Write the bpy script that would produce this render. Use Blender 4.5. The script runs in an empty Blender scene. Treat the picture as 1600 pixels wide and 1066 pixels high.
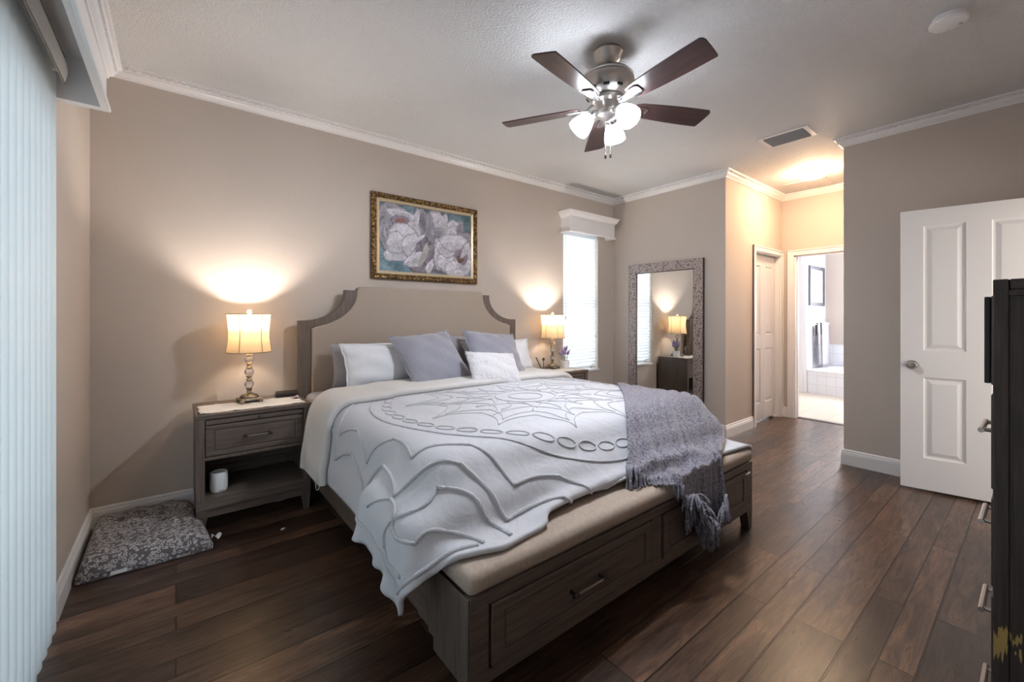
import bpy, bmesh, math, random
import numpy as np
from mathutils import Vector, Matrix
random.seed(7)
PI = math.pi
C = bpy.context.scene.collection
SC = bpy.context.scene

# ------------------------------------------------------------------ camera, world, exposure
CH = 1.274
cam_d = bpy.data.cameras.new('camera'); cam = bpy.data.objects.new('camera', cam_d); C.objects.link(cam)
cam.location = (0, 0, CH)
cam.rotation_euler = (PI/2, 0, math.radians(51.5-90))
cam_d.sensor_width = 36; cam_d.lens = 36*660/1600
cam_d.shift_y = -(533-494)/1600
cam_d.clip_start = 0.02
SC.camera = cam
SC.view_settings.view_transform = 'Standard'; SC.view_settings.look = 'None'
SC.view_settings.gamma = 1; SC.view_settings.use_curve_mapping = False
SC.view_settings.exposure = 0.42
SC.cycles.use_denoising = True
SC.cycles.max_bounces = 10; SC.cycles.diffuse_bounces = 6; SC.cycles.transmission_bounces = 8
SC.cycles.sample_clamp_indirect = 8; SC.cycles.caustics_refractive = False; SC.cycles.caustics_reflective = False

world = bpy.data.worlds.new('sky'); SC.world = world; world.use_nodes = True
wn = world.node_tree.nodes; wl = world.node_tree.links
bg = wn['Background']
sky = wn.new('ShaderNodeTexSky'); sky.sky_type = 'HOSEK_WILKIE'; sky.sun_direction = (0.5, 0.3, 0.8); sky.turbidity = 6
mixw = wn.new('ShaderNodeMix'); mixw.data_type = 'RGBA'; mixw.inputs[0].default_value = 0.75
wl.new(sky.outputs[0], mixw.inputs[6]); mixw.inputs[7].default_value = (0.8, 0.9, 1.0, 1)
wl.new(mixw.outputs[2], bg.inputs[0]); bg.inputs[1].default_value = 1.3

def area(name, loc, rot, sx, sy, power, col, spread=PI):
    l = bpy.data.lights.new(name, 'AREA'); l.shape = 'RECTANGLE'; l.size = sx; l.size_y = sy
    l.energy = power; l.color = col; l.spread = spread
    o = bpy.data.objects.new(name, l); C.objects.link(o); o.location = loc; o.rotation_euler = rot
    return o
# daylight outside the sliding door, the narrow window and the bathroom window
area('daylight_slider', (-0.95, 1.35, 1.25), (0, -PI/2, 0), 2.3, 2.4, 18, (0.80, 0.91, 1.0))
area('daylight_window', (3.88, 4.1, 1.45), (-PI/2, 0, 0), 0.7, 1.6, 17, (0.90, 0.96, 1.0))
area('daylight_bath', (9.05, 1.45, 1.6), (0, PI/2, 0), 1.1, 0.9, 75, (0.95, 0.98, 1.0))
# added fill light beyond the open bedroom doorway, brightens the right end
area('doorway_fill', (3.98, -1.6, 1.3), (PI/2, 0, 0), 1.2, 1.8, 38, (1.0, 0.93, 0.85))

def point(name, loc, power, col, r):
    l = bpy.data.lights.new(name, 'POINT'); l.energy = power; l.color = col; l.shadow_soft_size = r
    o = bpy.data.objects.new(name, l); C.objects.link(o); o.location = loc
    return o
FANC = (1.95, 1.565)

# ------------------------------------------------------------------ materials
def srgb(r, g, b):
    f = lambda c: (c/255/12.92) if c/255 <= 0.04045 else ((c/255+0.055)/1.055)**2.4
    return (f(r), f(g), f(b), 1)
def mat(name, col, rough=0.6, metal=0.0, **kw):
    m = bpy.data.materials.new(name); m.use_nodes = True
    b = m.node_tree.nodes['Principled BSDF']
    b.inputs['Base Color'].default_value = col; b.inputs['Roughness'].default_value = rough
    b.inputs['Metallic'].default_value = metal
    for k, v in kw.items(): b.inputs[k.replace('_', ' ')].default_value = v
    return m
def N(m, t, **kw):
    n = m.node_tree.nodes.new(t)
    for k, v in kw.items(): setattr(n, k, v)
    return n
def BS(m): return m.node_tree.nodes['Principled BSDF']
def L(m, a, b): m.node_tree.links.new(a, b)
def coords(m, scale=(1, 1, 1), kind='Object', rot=(0, 0, 0)):
    tc = N(m, 'ShaderNodeTexCoord'); mp = N(m, 'ShaderNodeMapping')
    mp.inputs['Scale'].default_value = scale; mp.inputs['Rotation'].default_value = rot
    L(m, tc.outputs[kind], mp.inputs[0]); return mp.outputs[0]
def noise(m, vec, scale, detail=4, rough=0.5, dist=0):
    n = N(m, 'ShaderNodeTexNoise'); n.inputs['Scale'].default_value = scale; n.inputs['Detail'].default_value = detail
    n.inputs['Roughness'].default_value = rough; n.inputs['Distortion'].default_value = dist
    L(m, vec, n.inputs['Vector']); return n.outputs[0]
def ramp(m, fac, stops):
    r = N(m, 'ShaderNodeValToRGB'); e = r.color_ramp.elements
    while len(e) < len(stops): e.new(0.5)
    for k, (p, c) in enumerate(stops): e[k].position = p; e[k].color = c
    L(m, fac, r.inputs[0]); return r.outputs[0]
def bump(m, h, strength=0.3, dist=0.01, normal=None):
    b = N(m, 'ShaderNodeBump'); b.inputs['Strength'].default_value = strength; b.inputs['Distance'].default_value = dist
    L(m, h, b.inputs['Height'])
    if normal is not None: L(m, normal, b.inputs['Normal'])
    L(m, b.outputs[0], BS(m).inputs['Normal']); return b.outputs[0]
def mixc(m, fac, a, b, mode='MIX'):
    x = N(m, 'ShaderNodeMix'); x.data_type = 'RGBA'; x.blend_type = mode
    for inp, v in ((x.inputs[0], fac), (x.inputs[6], a), (x.inputs[7], b)):
        if hasattr(v, 'links') or isinstance(v, bpy.types.NodeSocket): L(m, v, inp)
        else: inp.default_value = v
    return x.outputs[2]

def plaster(name, col, sc=70, st=0.25, dist=0.004):
    m = mat(name, col, 0.75); v = coords(m)
    n = noise(m, v, sc, 3, 0.6); bump(m, n, st, dist)
    n2 = noise(m, v, 1.3, 3)
    L(m, mixc(m, n2, tuple(c*0.97 for c in col[:3])+(1,), tuple(min(1, c*1.03) for c in col[:3])+(1,)), BS(m).inputs['Base Color'])
    return m
M = {}
M['wall'] = plaster('wall_paint', (0.53, 0.462, 0.405, 1), 60, 0.22)
M['ceil'] = plaster('ceiling_texture', (0.74, 0.74, 0.74, 1), 70, 1.0, 0.018)
M['bathwall'] = plaster('bath_paint', (0.55, 0.47, 0.41, 1), 60, 0.1)
M['bathwhite'] = plaster('bath_white', (0.82, 0.82, 0.86, 1), 60, 0.1)
M['trim'] = mat('trim_white', (0.78, 0.76, 0.75, 1), 0.35)
M['door'] = mat('door_white', (0.68, 0.65, 0.63, 1), 0.4)
v = coords(M['door'], (6, 6, 0.6)); bump(M['door'], noise(M['door'], v, 30, 3), 0.12, 0.003)
M['dark'] = mat('shadow_gap', (0.01, 0.01, 0.01, 1), 0.8)

def wood(name, c1, c2, c3, axis='z', scale=1.0, rough=0.45, bst=0.25):
    m = mat(name, c1, rough)
    s = {'x': (1.2, 22, 22), 'y': (22, 1.2, 22), 'z': (22, 22, 1.2)}[axis]
    v = coords(m, tuple(a*scale for a in s))
    n = noise(m, v, 3.0, 6, 0.65, 0.6)
    n2 = noise(m, coords(m, tuple(a*0.16*scale for a in s)), 3.0, 3)
    c = ramp(m, n, [(0.30, c3), (0.5, c1), (0.72, c2)])
    L(m, mixc(m, n2, c, mixc(m, 0.35, c, c3)), BS(m).inputs['Base Color'])
    bump(m, n, bst, 0.003); return m
g1, g2, g3 = (0.136, 0.103, 0.084, 1), (0.182, 0.145, 0.121, 1), (0.076, 0.056, 0.046, 1)
for ax in 'xyz': M['wood_'+ax] = wood('grey_brown_wood_'+ax, g1, g2, g3, ax)
d1, d2, d3 = (0.050, 0.038, 0.034, 1), (0.080, 0.063, 0.056, 1), (0.024, 0.019, 0.017, 1)
for ax in 'xz': M['chest_'+ax] = wood('dark_chest_wood_'+ax, d1, d2, d3, ax, 1.6)
M['blade'] = wood('fan_blade_walnut', (0.055, 0.030, 0.028, 1), (0.09, 0.045, 0.040, 1), (0.03, 0.018, 0.018, 1), 'x', 0.8, 0.32, 0.08)

def floor_mat():
    m = mat('hand_scraped_floor', (0.1, 0.05, 0.03, 1), 0.3)
    v = coords(m)
    br = N(m, 'ShaderNodeTexBrick'); br.offset = 0.37; br.offset_frequency = 2; br.squash = 1
    br.inputs['Scale'].default_value = 1; br.inputs['Brick Width'].default_value = 1.25; br.inputs['Row Height'].default_value = 0.127
    br.inputs['Mortar Size'].default_value = 0.0035; br.inputs['Mortar Smooth'].default_value = 0.25; br.inputs['Bias'].default_value = 0
    br.inputs['Color1'].default_value = (0, 0, 0, 1); br.inputs['Color2'].default_value = (1, 1, 1, 1); br.inputs['Mortar'].default_value = (0.5, 0.5, 0.5, 1)
    # plank widths vary in a repeating run of three
    sp = N(m, 'ShaderNodeSeparateXYZ'); L(m, v, sp.inputs[0])
    m1 = N(m, 'ShaderNodeMath', operation='MULTIPLY'); L(m, sp.outputs[1], m1.inputs[0]); m1.inputs[1].default_value = 2*PI/0.381
    m2 = N(m, 'ShaderNodeMath', operation='SINE'); L(m, m1.outputs[0], m2.inputs[0])
    m3 = N(m, 'ShaderNodeMath', operation='MULTIPLY_ADD'); L(m, m2.outputs[0], m3.inputs[0]); m3.inputs[1].default_value = 0.026; L(m, sp.outputs[1], m3.inputs[2])
    cb = N(m, 'ShaderNodeCombineXYZ'); L(m, sp.outputs[0], cb.inputs[0]); L(m, m3.outputs[0], cb.inputs[1])
    L(m, cb.outputs[0], br.inputs['Vector'])
    # every plank gets its own offset into the grain
    addv = N(m, 'ShaderNodeVectorMath', operation='MULTIPLY_ADD'); L(m, br.outputs['Color'], addv.inputs[0])
    addv.inputs[1].default_value = (7.3, 3.1, 5.7); L(m, v, addv.inputs[2])
    mp = N(m, 'ShaderNodeMapping'); mp.inputs['Scale'].default_value = (1.1, 9, 1); L(m, addv.outputs[0], mp.inputs[0])
    g = noise(m, mp.outputs[0], 3.2, 8, 0.62, 1.6)
    mp2 = N(m, 'ShaderNodeMapping'); mp2.inputs['Scale'].default_value = (0.9, 3.0, 1); L(m, addv.outputs[0], mp2.inputs[0])
    blot = noise(m, mp2.outputs[0], 2.2, 4, 0.55, 0.5)
    mp3 = N(m, 'ShaderNodeMapping'); mp3.inputs['Scale'].default_value = (3, 60, 1); L(m, addv.outputs[0], mp3.inputs[0])
    fine = noise(m, mp3.outputs[0], 6, 4, 0.6)
    base = ramp(m, g, [(0.30, (0.032, 0.019, 0.013, 1)), (0.48, (0.080, 0.046, 0.030, 1)), (0.62, (0.125, 0.075, 0.049, 1)), (0.8, (0.17, 0.10, 0.064, 1))])
    tone = ramp(m, br.outputs['Color'], [(0.0, (0.50, 0.50, 0.54, 1)), (0.5, (1.0, 0.97, 0.95, 1)), (1.0, (1.5, 1.42, 1.34, 1))])
    c = mixc(m, 1.0, base, tone, 'MULTIPLY')
    c = mixc(m, 1.0, c, ramp(m, blot, [(0.3, (0.55, 0.55, 0.6, 1)), (0.6, (1.15, 1.12, 1.1, 1))]), 'MULTIPLY')
    c = mixc(m, 1.0, c, ramp(m, fine, [(0.35, (0.75, 0.75, 0.75, 1)), (0.6, (1.08, 1.08, 1.08, 1))]), 'MULTIPLY')
    c = mixc(m, br.outputs['Fac'], c, (0.018, 0.009, 0.006, 1))
    L(m, c, BS(m).inputs['Base Color'])
    rr = N(m, 'ShaderNodeMapRange'); L(m, g, rr.inputs[0]); rr.inputs[3].default_value = 0.34; rr.inputs[4].default_value = 0.24
    L(m, rr.outputs[0], BS(m).inputs['Roughness'])
    b1 = bump(m, g, 0.07, 0.004)
    b2 = bump(m, fine, 0.10, 0.002, b1)
    inv = N(m, 'ShaderNodeMath', operation='SUBTRACT'); inv.inputs[0].default_value = 1; L(m, br.outputs['Fac'], inv.inputs[1])
    bump(m, inv.outputs[0], 0.7, 0.003, b2)
    return m
M['floor'] = floor_mat()

def fabric(name, col, col2=None, sc=120, st=0.3, rough=0.9, dist=0.002, sheen=0.0, wr=0.0, wrs=6, trans=0):
    m = mat(name, col, rough)
    v = coords(m); n = noise(m, v, sc, 3, 0.7)
    if col2: L(m, mixc(m, ramp(m, n, [(0.38, (0, 0, 0, 1)), (0.62, (1, 1, 1, 1))]), col, col2), BS(m).inputs['Base Color'])
    nb = bump(m, n, st, dist)
    if wr: bump(m, noise(m, v, wrs, 5, 0.55, 0.8), wr, 0.02, nb)
    if sheen: BS(m).inputs['Sheen Weight'].default_value = sheen
    return m
M['uphol'] = fabric('taupe_linen', (0.32, 0.258, 0.21, 1), (0.375, 0.307, 0.253, 1), 160, 0.3, wr=0.08, wrs=5)
M['cushion'] = fabric('beige_microsuede', (0.40, 0.325, 0.265, 1), (0.45, 0.37, 0.305, 1), 60, 0.15, wr=0.12, wrs=5)
M['comf'] = fabric('white_cotton', (0.58, 0.59, 0.63, 1), (0.61, 0.62, 0.66, 1), 300, 0.15, wr=0.32, wrs=9)
M['fold'] = fabric('cream_cotton', (0.62, 0.605, 0.59, 1), (0.66, 0.645, 0.625, 1), 300, 0.15, wr=0.25, wrs=9)
M['tuft'] = fabric('chenille_tufting', (0.68, 0.69, 0.73, 1), (0.58, 0.59, 0.63, 1), 260, 0.9, dist=0.006)
M['sheet'] = fabric('grey_sheet', (0.29, 0.285, 0.31, 1), None, 200, 0.1, wr=0.3, wrs=7)
M['sham'] = fabric('white_sham', (0.72, 0.73, 0.76, 1), None, 200, 0.1, wr=0.3, wrs=8)
M['greycase'] = fabric('grey_pillowcase', (0.30, 0.29, 0.31, 1), None, 200, 0.1, wr=0.3, wrs=8)
M['velvet'] = fabric('grey_velvet', (0.235, 0.235, 0.285, 1), (0.27, 0.27, 0.32, 1), 90, 0.1, rough=0.8, sheen=0.6, wr=0.45, wrs=6)
M['velvet2'] = M['velvet']
M['throw'] = fabric('grey_chenille', (0.115, 0.11, 0.145, 1), (0.33, 0.32, 0.38, 1), 75, 1.0, dist=0.008, sheen=0.3)
def _chev():
    m = M['lumbar'] = mat('white_plush', (0.66, 0.65, 0.67, 1), 0.95)
    v = coords(m); w = N(m, 'ShaderNodeTexVoronoi'); w.inputs['Scale'].default_value = 45
    L(m, v, w.inputs['Vector']); b1 = bump(m, w.outputs[0], 0.5, 0.01)
    bump(m, noise(m, v, 160, 3), 0.6, 0.004, b1)
_chev()
M['chrome'] = mat('chrome', (0.72, 0.72, 0.74, 1), 0.18, 1.0)
M['nickel'] = mat('brushed_nickel', (0.50, 0.47, 0.44, 1), 0.30, 1.0)
M['bronze'] = mat('dark_bronze', (0.09, 0.075, 0.065, 1), 0.38, 1.0)
M['taupe_metal'] = mat('taupe_metal', (0.30, 0.25, 0.21, 1), 0.4, 0.8)
M['antique'] = mat('antique_silver', (0.30, 0.25, 0.19, 1), 0.38, 0.9)
v = coords(M['antique']); bump(M['antique'], noise(M['antique'], v, 90, 3), 0.5, 0.004)
M['crystal'] = mat('cut_crystal', (0.95, 0.95, 0.97, 1), 0.03, 0, Transmission_Weight=0.85, IOR=1.5)
M['plastic_w'] = mat('white_plastic', (0.88, 0.88, 0.88, 1), 0.35)
M['black'] = mat('black_plastic', (0.012, 0.012, 0.014, 1), 0.35)
M['ceramic'] = mat('white_ceramic', (0.82, 0.81, 0.80, 1), 0.3)
M['tub'] = mat('tub_acrylic', (0.86, 0.86, 0.88, 1), 0.15)
M['mirror'] = mat('mirror_glass', (0.86, 0.88, 0.88, 1), 0.0, 1.0)
def emis(name, col, s, base=(0.8, 0.8, 0.8, 1)):
    m = mat(name, base, 0.3); BS(m).inputs['Emission Color'].default_value = col; BS(m).inputs['Emission Strength'].default_value = s; return m
M['fanshade'] = emis('lit_frosted_glass', (0.86, 0.91, 1.0, 1), 34)
M['bulb'] = emis('lit_bulb', (0.88, 0.92, 1.0, 1), 2000)
M['halldome'] = emis('lit_hall_dome', (1.0, 0.70, 0.45, 1), 125)
def translucent(name, col, fac=0.5, rough=0.7, tcol=None):
    m = mat(name, col, rough); t = N(m, 'ShaderNodeBsdfTranslucent'); t.inputs[0].default_value = tcol or col
    mx = N(m, 'ShaderNodeMixShader'); mx.inputs[0].default_value = fac
    L(m, BS(m).outputs[0], mx.inputs[1]); L(m, t.outputs[0], mx.inputs[2])
    L(m, mx.outputs[0], m.node_tree.nodes['Material Output'].inputs[0]); return m
M['vane'] = translucent('vinyl_vane', (0.62, 0.68, 0.69, 1), 0.35, 0.45)
M['slat'] = translucent('white_slat', (0.84, 0.87, 0.90, 1), 0.36, 0.4)
def shade_mat():
    m = translucent('linen_lamp_shade', (0.58, 0.46, 0.31, 1), 0.16, 0.9, (0.78, 0.58, 0.34, 1))
    v = coords(m, (1, 1, 0.1)); bump(m, noise(m, v, 160, 3), 0.5, 0.003); return m
M['shade'] = shade_mat()
M['shadetrim'] = mat('shade_braid', (0.26, 0.19, 0.11, 1), 0.9)
M['glass'] = mat('window_glass', (1, 1, 1, 1), 0.0)
def _glass():
    m = M['glass']; t = N(m, 'ShaderNodeBsdfTransparent'); g = N(m, 'ShaderNodeBsdfGlossy'); g.inputs['Roughness'].default_value = 0.0
    mx = N(m, 'ShaderNodeMixShader'); mx.inputs[0].default_value = 0.06
    L(m, t.outputs[0], mx.inputs[1]); L(m, g.outputs[0], mx.inputs[2]); L(m, mx.outputs[0], m.node_tree.nodes['Material Output'].inputs[0])
_glass()
def tile(name, col, grout, s, off=0.0):
    m = mat(name, col, 0.2)
    br = N(m, 'ShaderNodeTexBrick'); br.offset = off; br.inputs['Scale'].default_value = 1
    br.inputs['Brick Width'].default_value = s; br.inputs['Row Height'].default_value = s; br.inputs['Mortar Size'].default_value = 0.004
    br.inputs['Color1'].default_value = col; br.inputs['Color2'].default_value = tuple(c*0.96 for c in col[:3])+(1,); br.inputs['Mortar'].default_value = grout
    return m, br
m, br = tile('bath_floor_tile', (0.66, 0.58, 0.48, 1), (0.50, 0.44, 0.37, 1), 0.33)
L(m, coords(m), br.inputs['Vector']); L(m, br.outputs[0], BS(m).inputs['Base Color']); M['bathfloor'] = m
m, br = tile('white_wall_tile', (0.78, 0.79, 0.82, 1), (0.62, 0.62, 0.66, 1), 0.15)
tc = N(m, 'ShaderNodeTexCoord'); sx = N(m, 'ShaderNodeSeparateXYZ'); cx = N(m, 'ShaderNodeCombineXYZ'); ad = N(m, 'ShaderNodeMath', operation='ADD')
L(m, tc.outputs['Object'], sx.inputs[0]); L(m, sx.outputs[0], ad.inputs[0]); L(m, sx.outputs[1], ad.inputs[1]); L(m, ad.outputs[0], cx.inputs[0]); L(m, sx.outputs[2], cx.inputs[1])
L(m, cx.outputs[0], br.inputs['Vector']); L(m, br.outputs[0], BS(m).inputs['Base Color']); M['tile'] = m

# ------------------------------------------------------------------ mesh helpers
class MB:
    """collects verts and faces with material slots; build() links ONE mesh object"""
    def __init__(s): s.v = []; s.f = []; s.mi = []; s.mats = []
    def slot(s, m):
        if m not in s.mats: s.mats.append(m)
        return s.mats.index(m)
    def add(s, verts, faces, m=None):
        k = len(s.v); s.v += [tuple(p) for p in verts]; i = s.slot(m) if m is not None else 0
        for f in faces: s.f.append(tuple(k+a for a in f)); s.mi.append(i)
        return s
    def bm(s, b, m=None):
        b.verts.ensure_lookup_table(); b.verts.index_update()
        s.add([v.co[:] for v in b.verts], [[v.index for v in f.verts] for f in b.faces], m); b.free(); return s
    def box(s, x0, x1, y0, y1, z0, z1, bev=0.0, m=None, seg=2, mtx=None):
        b = bmesh.new(); bmesh.ops.create_cube(b, size=1)
        for w in b.verts: w.co = Vector(((x0+x1)/2+w.co.x*(x1-x0), (y0+y1)/2+w.co.y*(y1-y0), (z0+z1)/2+w.co.z*(z1-z0)))
        if bev > 0: bmesh.ops.bevel(b, geom=b.edges[:]+b.verts[:], offset=bev, segments=seg, profile=0.5, affect='EDGES')
        if mtx is not None: bmesh.ops.transform(b, matrix=mtx, verts=b.verts)
        return s.bm(b, m)
    def lathe(s, prof, n=32, c=(0, 0, 0), m=None, mtx=None, sq=None, flute=None):
        V = []; F = []
        for r, z in prof:
            for k in range(n):
                a = 2*PI*k/n; rr = r
                if flute and flute[0] <= z <= flute[1]: rr = r*(1+flute[3]*math.cos(flute[2]*a))
                p = Vector((rr*math.cos(a), rr*math.sin(a), z))
                if mtx is not None: p = mtx @ p
                V.append((p.x+c[0], p.y+c[1], p.z+c[2]))
        for i in range(len(prof)-1):
            for k in range(n): F.append((i*n+k, i*n+(k+1) % n, (i+1)*n+(k+1) % n, (i+1)*n+k))
        if prof[0][0] > 1e-5: F.append(tuple(range(n))[::-1]) if prof[0][0] < 0 else None
        F = [f for f in F if f]
        return s.add(V, F, m)
    def tube(s, pts, r, n=8, m=None, closed=False, cap=True):
        P = [Vector(p) for p in pts]; V = []; F = []; up = Vector((0, 0, 1)); k0 = len(P)
        R = r if isinstance(r, (list, tuple)) else [r]*k0
        pn = None
        for i, p in enumerate(P):
            a = P[(i-1) % k0] if (closed or i > 0) else p; b = P[(i+1) % k0] if (closed or i < k0-1) else p
            t = (b-a).normalized() if (b-a).length > 1e-9 else Vector((0, 0, 1))
            if pn is None:
                pn = t.cross(up);
                if pn.length < 1e-3: pn = t.cross(Vector((1, 0, 0)))
            pn = (pn - t*pn.dot(t)); pn.normalize(); q = t.cross(pn)
            for j in range(n):
                an = 2*PI*j/n; V.append(p+R[i]*(math.cos(an)*pn+math.sin(an)*q))
        m_ = k0 if closed else k0-1
        for i in range(m_):
            i2 = (i+1) % k0
            for j in range(n): F.append((i*n+j, i*n+(j+1) % n, i2*n+(j+1) % n, i2*n+j))
        if cap and not closed: F.append(tuple(range(n))[::-1]); F.append(tuple((k0-1)*n+j for j in range(n)))
        return s.add(V, F, m)
    def extrude(s, poly, a0, a1, axis='y', m=None, bev=0, seg=2, front_only=True):
        """2D polygon (p,q) extruded along axis"""
        mk = {'y': lambda p, q, a: (p, a, q), 'x': lambda p, q, a: (a, p, q), 'z': lambda p, q, a: (p, q, a)}[axis]
        b = bmesh.new(); A = [b.verts.new(mk(p, q, a0)) for p, q in poly]; B = [b.verts.new(mk(p, q, a1)) for p, q in poly]
        fa = b.faces.new(A); fb = b.faces.new(B[::-1]); n = len(poly)
        for i in range(n): b.faces.new((A[(i+1) % n], A[i], B[i], B[(i+1) % n]))
        bmesh.ops.recalc_face_normals(b, faces=b.faces)
        if bev: bmesh.ops.bevel(b, geom=[e for e in fa.edges], offset=bev, segments=seg, profile=0.5, affect='EDGES')
        bmesh.ops.triangulate(b, faces=[f for f in b.faces if len(f.verts) > 4])
        return s.bm(b, m)
    def grid(s, G, m=None, closed_u=False):
        nu, nv = len(G), len(G[0]); V = [p for r in G for p in r]; F = []
        for i in range(nu if closed_u else nu-1):
            for j in range(nv-1):
                i2 = (i+1) % nu; F.append((i*nv+j, i2*nv+j, i2*nv+j+1, i*nv+j+1))
        return s.add(V, F, m)
    def build(s, name, m=None, parent=None, smooth=False, angle=35, world=False):
        me = bpy.data.meshes.new(name); vs = s.v
        if parent is not None and not world:
            pass
        me.from_pydata(vs, [], s.f); 
        mats = s.mats if s.mats else []
        if s.mats and all(x is not None for x in s.mats):
            for x in s.mats: me.materials.append(x)
            me.polygons.foreach_set('material_index', s.mi)
        elif m is not None: me.materials.append(m)
        if smooth:
            me.polygons.foreach_set('use_smooth', [True]*len(me.polygons))
            try: me.set_sharp_from_angle(angle=math.radians(angle))
            except Exception: pass
        me.update()
        o = bpy.data.objects.new(name, me); C.objects.link(o)
        if parent is not None:
            o.parent = parent
            if world: o.location = -parent.location
        return o
# ALL parts of a thing built in world coordinates use W(parent): the child is shifted back by the parent's location
def thing(name, label, cat, loc=(0, 0, 0), rz=0, group=None):
    o = bpy.data.objects.new(name, None); C.objects.link(o); o.location = loc; o.rotation_euler = (0, 0, rz)
    o.empty_display_size = 0.05
    o['label'] = label; o['category'] = cat
    if group: o['group'] = group
    return o
def tag(o, label, cat, group=None):
    o['label'] = label; o['category'] = cat
    if group: o['group'] = group
    return o
def struct(mb, name, m=None, parent=None, **kw):
    o = mb.build(name, m, parent, **kw)
    if parent is None: o['kind'] = 'structure'
    return o
def copy_tree(o, parent=None):
    c = o.copy(); C.objects.link(c); c.parent = parent
    for ch in list(o.children): copy_tree(ch, c)
    return c
def recalc(o):
    b = bmesh.new(); b.from_mesh(o.data); bmesh.ops.recalc_face_normals(b, faces=b.faces); b.to_mesh(o.data); b.free(); return o

# ------------------------------------------------------------------ room shell
XL, XF, XR, YB, YH, YR, XH, YN, H = -0.40, 4.505, 4.505, 3.52, 2.07, 1.07, 6.03, -0.30, 2.80
struct(MB().box(-0.52, 6.10, YN-1.6, YB+0.15, -0.1, 0), 'floor', M['floor'])
struct(MB().box(-0.6, 6.15, YN-1.6, YB+0.2, H, H+0.12), 'ceiling', M['ceil'])
b = MB().box(XL-0.14, XL, 2.50, YB+0.15, 0, H).box(XL-0.14, XL, YN-0.15, 0.25, 0, H).box(XL-0.14, XL, 0.25, 2.50, 2.10, H)
struct(b, 'wall_left', M['wall'])
WX0, WX1, WZ0, WZ1 = 3.57, 4.195, 0.60, 2.30
b = MB().box(XL, WX0, YB, YB+0.15, 0, H).box(WX1, XF+0.02, YB, YB+0.15, 0, H).box(WX0, WX1, YB, YB+0.15, 0, WZ0).box(WX0, WX1, YB, YB+0.15, WZ1, H)
struct(b, 'wall_back', M['wall'])
CX0, CX1, CZ = 5.225, 5.965, 2.03
b = MB().box(XF, CX0, YH, YH+0.14, 0, H).box(CX1, XH+0.12, YH, YH+0.14, 0, H).box(CX0, CX1, YH, YH+0.14, CZ, H).box(XF, XF+0.12, YH+0.14, YB+0.15, 0, H)
b.box(CX0-0.1, CX1+0.1, YH+0.5, YH+0.55, 0, H)
struct(b, 'wall_far', M['wall'])
BY1, BY0 = 1.932, 1.17
b = MB().box(XH, XH+0.12, BY1, YH, 0, H).box(XH, XH+0.12, YR-0.1, BY0, 0, H).box(XH, XH+0.12, BY0, BY1, 2.025, H)
struct(b, 'wall_hall', M['wall'])
struct(MB().box(XR, XH+0.12, YN-0.15, YR, 0, H), 'wall_right', M['wall'])
b = MB().box(XL-0.14, 3.0, YN-0.12, YN, 0, H).box(3.0, 3.55, YN-0.12, -0.12, 0, H).box(4.38, XR, YN-0.12, -0.12, 0, H).box(3.55, 4.38, YN-0.12, -0.12, 2.06, H)
struct(b, 'wall_near', M['wall'])
b = MB().box(3.0, 3.05, YN-1.6, YN-0.12, 0, H).box(5.0, 5.05, YN-1.6, YN-0.12, 0, H)
struct(b, 'wall_passage', M['wall'])

def sweep(mb, path, prof, m=None, dent=None):
    """profile (offset from wall, z) swept on the right-hand side of a plan polyline with mitres"""
    n = len(path); offs = []
    for i in range(n):
        def nrm(a, b):
            d = Vector((b[0]-a[0], b[1]-a[1])).normalized(); return Vector((d.y, -d.x))
        if i == 0: o = nrm(path[0], path[1])
        elif i == n-1: o = nrm(path[-2], path[-1])
        else:
            a, b_ = nrm(path[i-1], path[i]), nrm(path[i], path[i+1]); o = (a+b_)/(1+a.dot(b_))
        offs.append(o)
    G = [[(path[i][0]+offs[i].x*p, path[i][1]+offs[i].y*p, z) for p, z in prof+[prof[0]]] for i in range(n)]
    mb.grid(G, m)
    for e in (0, n-1):
        V = G[e][:-1]; mb.add(V, [tuple(range(len(V)))], m)
    if dent:
        per, w, p0, p1, z0, z1 = dent
        for i in range(n-1):
            a = Vector(path[i]); d = Vector(path[i+1])-a; Ln = d.length; d.normalize(); nr = Vector((d.y, -d.x)); k = int(Ln/per)
            for j in range(k):
                t = (j+0.5)*per; c = a+d*t
                q = [c-d*w/2+nr*p0, c+d*w/2+nr*p0, c+d*w/2+nr*p1, c-d*w/2+nr*p1]
                V = [(u.x, u.y, z0) for u in q]+[(u.x, u.y, z1) for u in q]
                mb.add(V, [(0, 1, 2, 3), (4, 5, 6, 7), (0, 1, 5, 4), (1, 2, 6, 5), (2, 3, 7, 6), (3, 0, 4, 7)], m)
    return mb
CROWN = [(0, 2.728), (0.010, 2.728), (0.013, 2.738), (0.020, 2.742), (0.026, 2.750), (0.036, 2.758), (0.040, 2.770), (0.044, 2.772), (0.044, 2.786), (0.060, 2.789), (0.063, 2.7995), (0, 2.7995)]
DENT = (0.040, 0.020, 0.035, 0.058, 2.773, 2.787)
for nm, path in (('trim_crown_left', [(XL, YN), (XL, YB)]), ('trim_crown_back', [(XL, YB), (XF, YB), (XF, YH), (XH, YH), (XH, YR), (XR, YR), (XR, YN)])):
    struct(recalc_mb := sweep(MB(), path, CROWN, dent=DENT), nm, M['trim'])
BASE = [(0, 0), (0.016, 0), (0.016, 0.088), (0.013, 0.092), (0.016, 0.096), (0.013, 0.108), (0.010, 0.112), (0.010, 0.122), (0.006, 0.130), (0, 0.130)]
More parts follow.
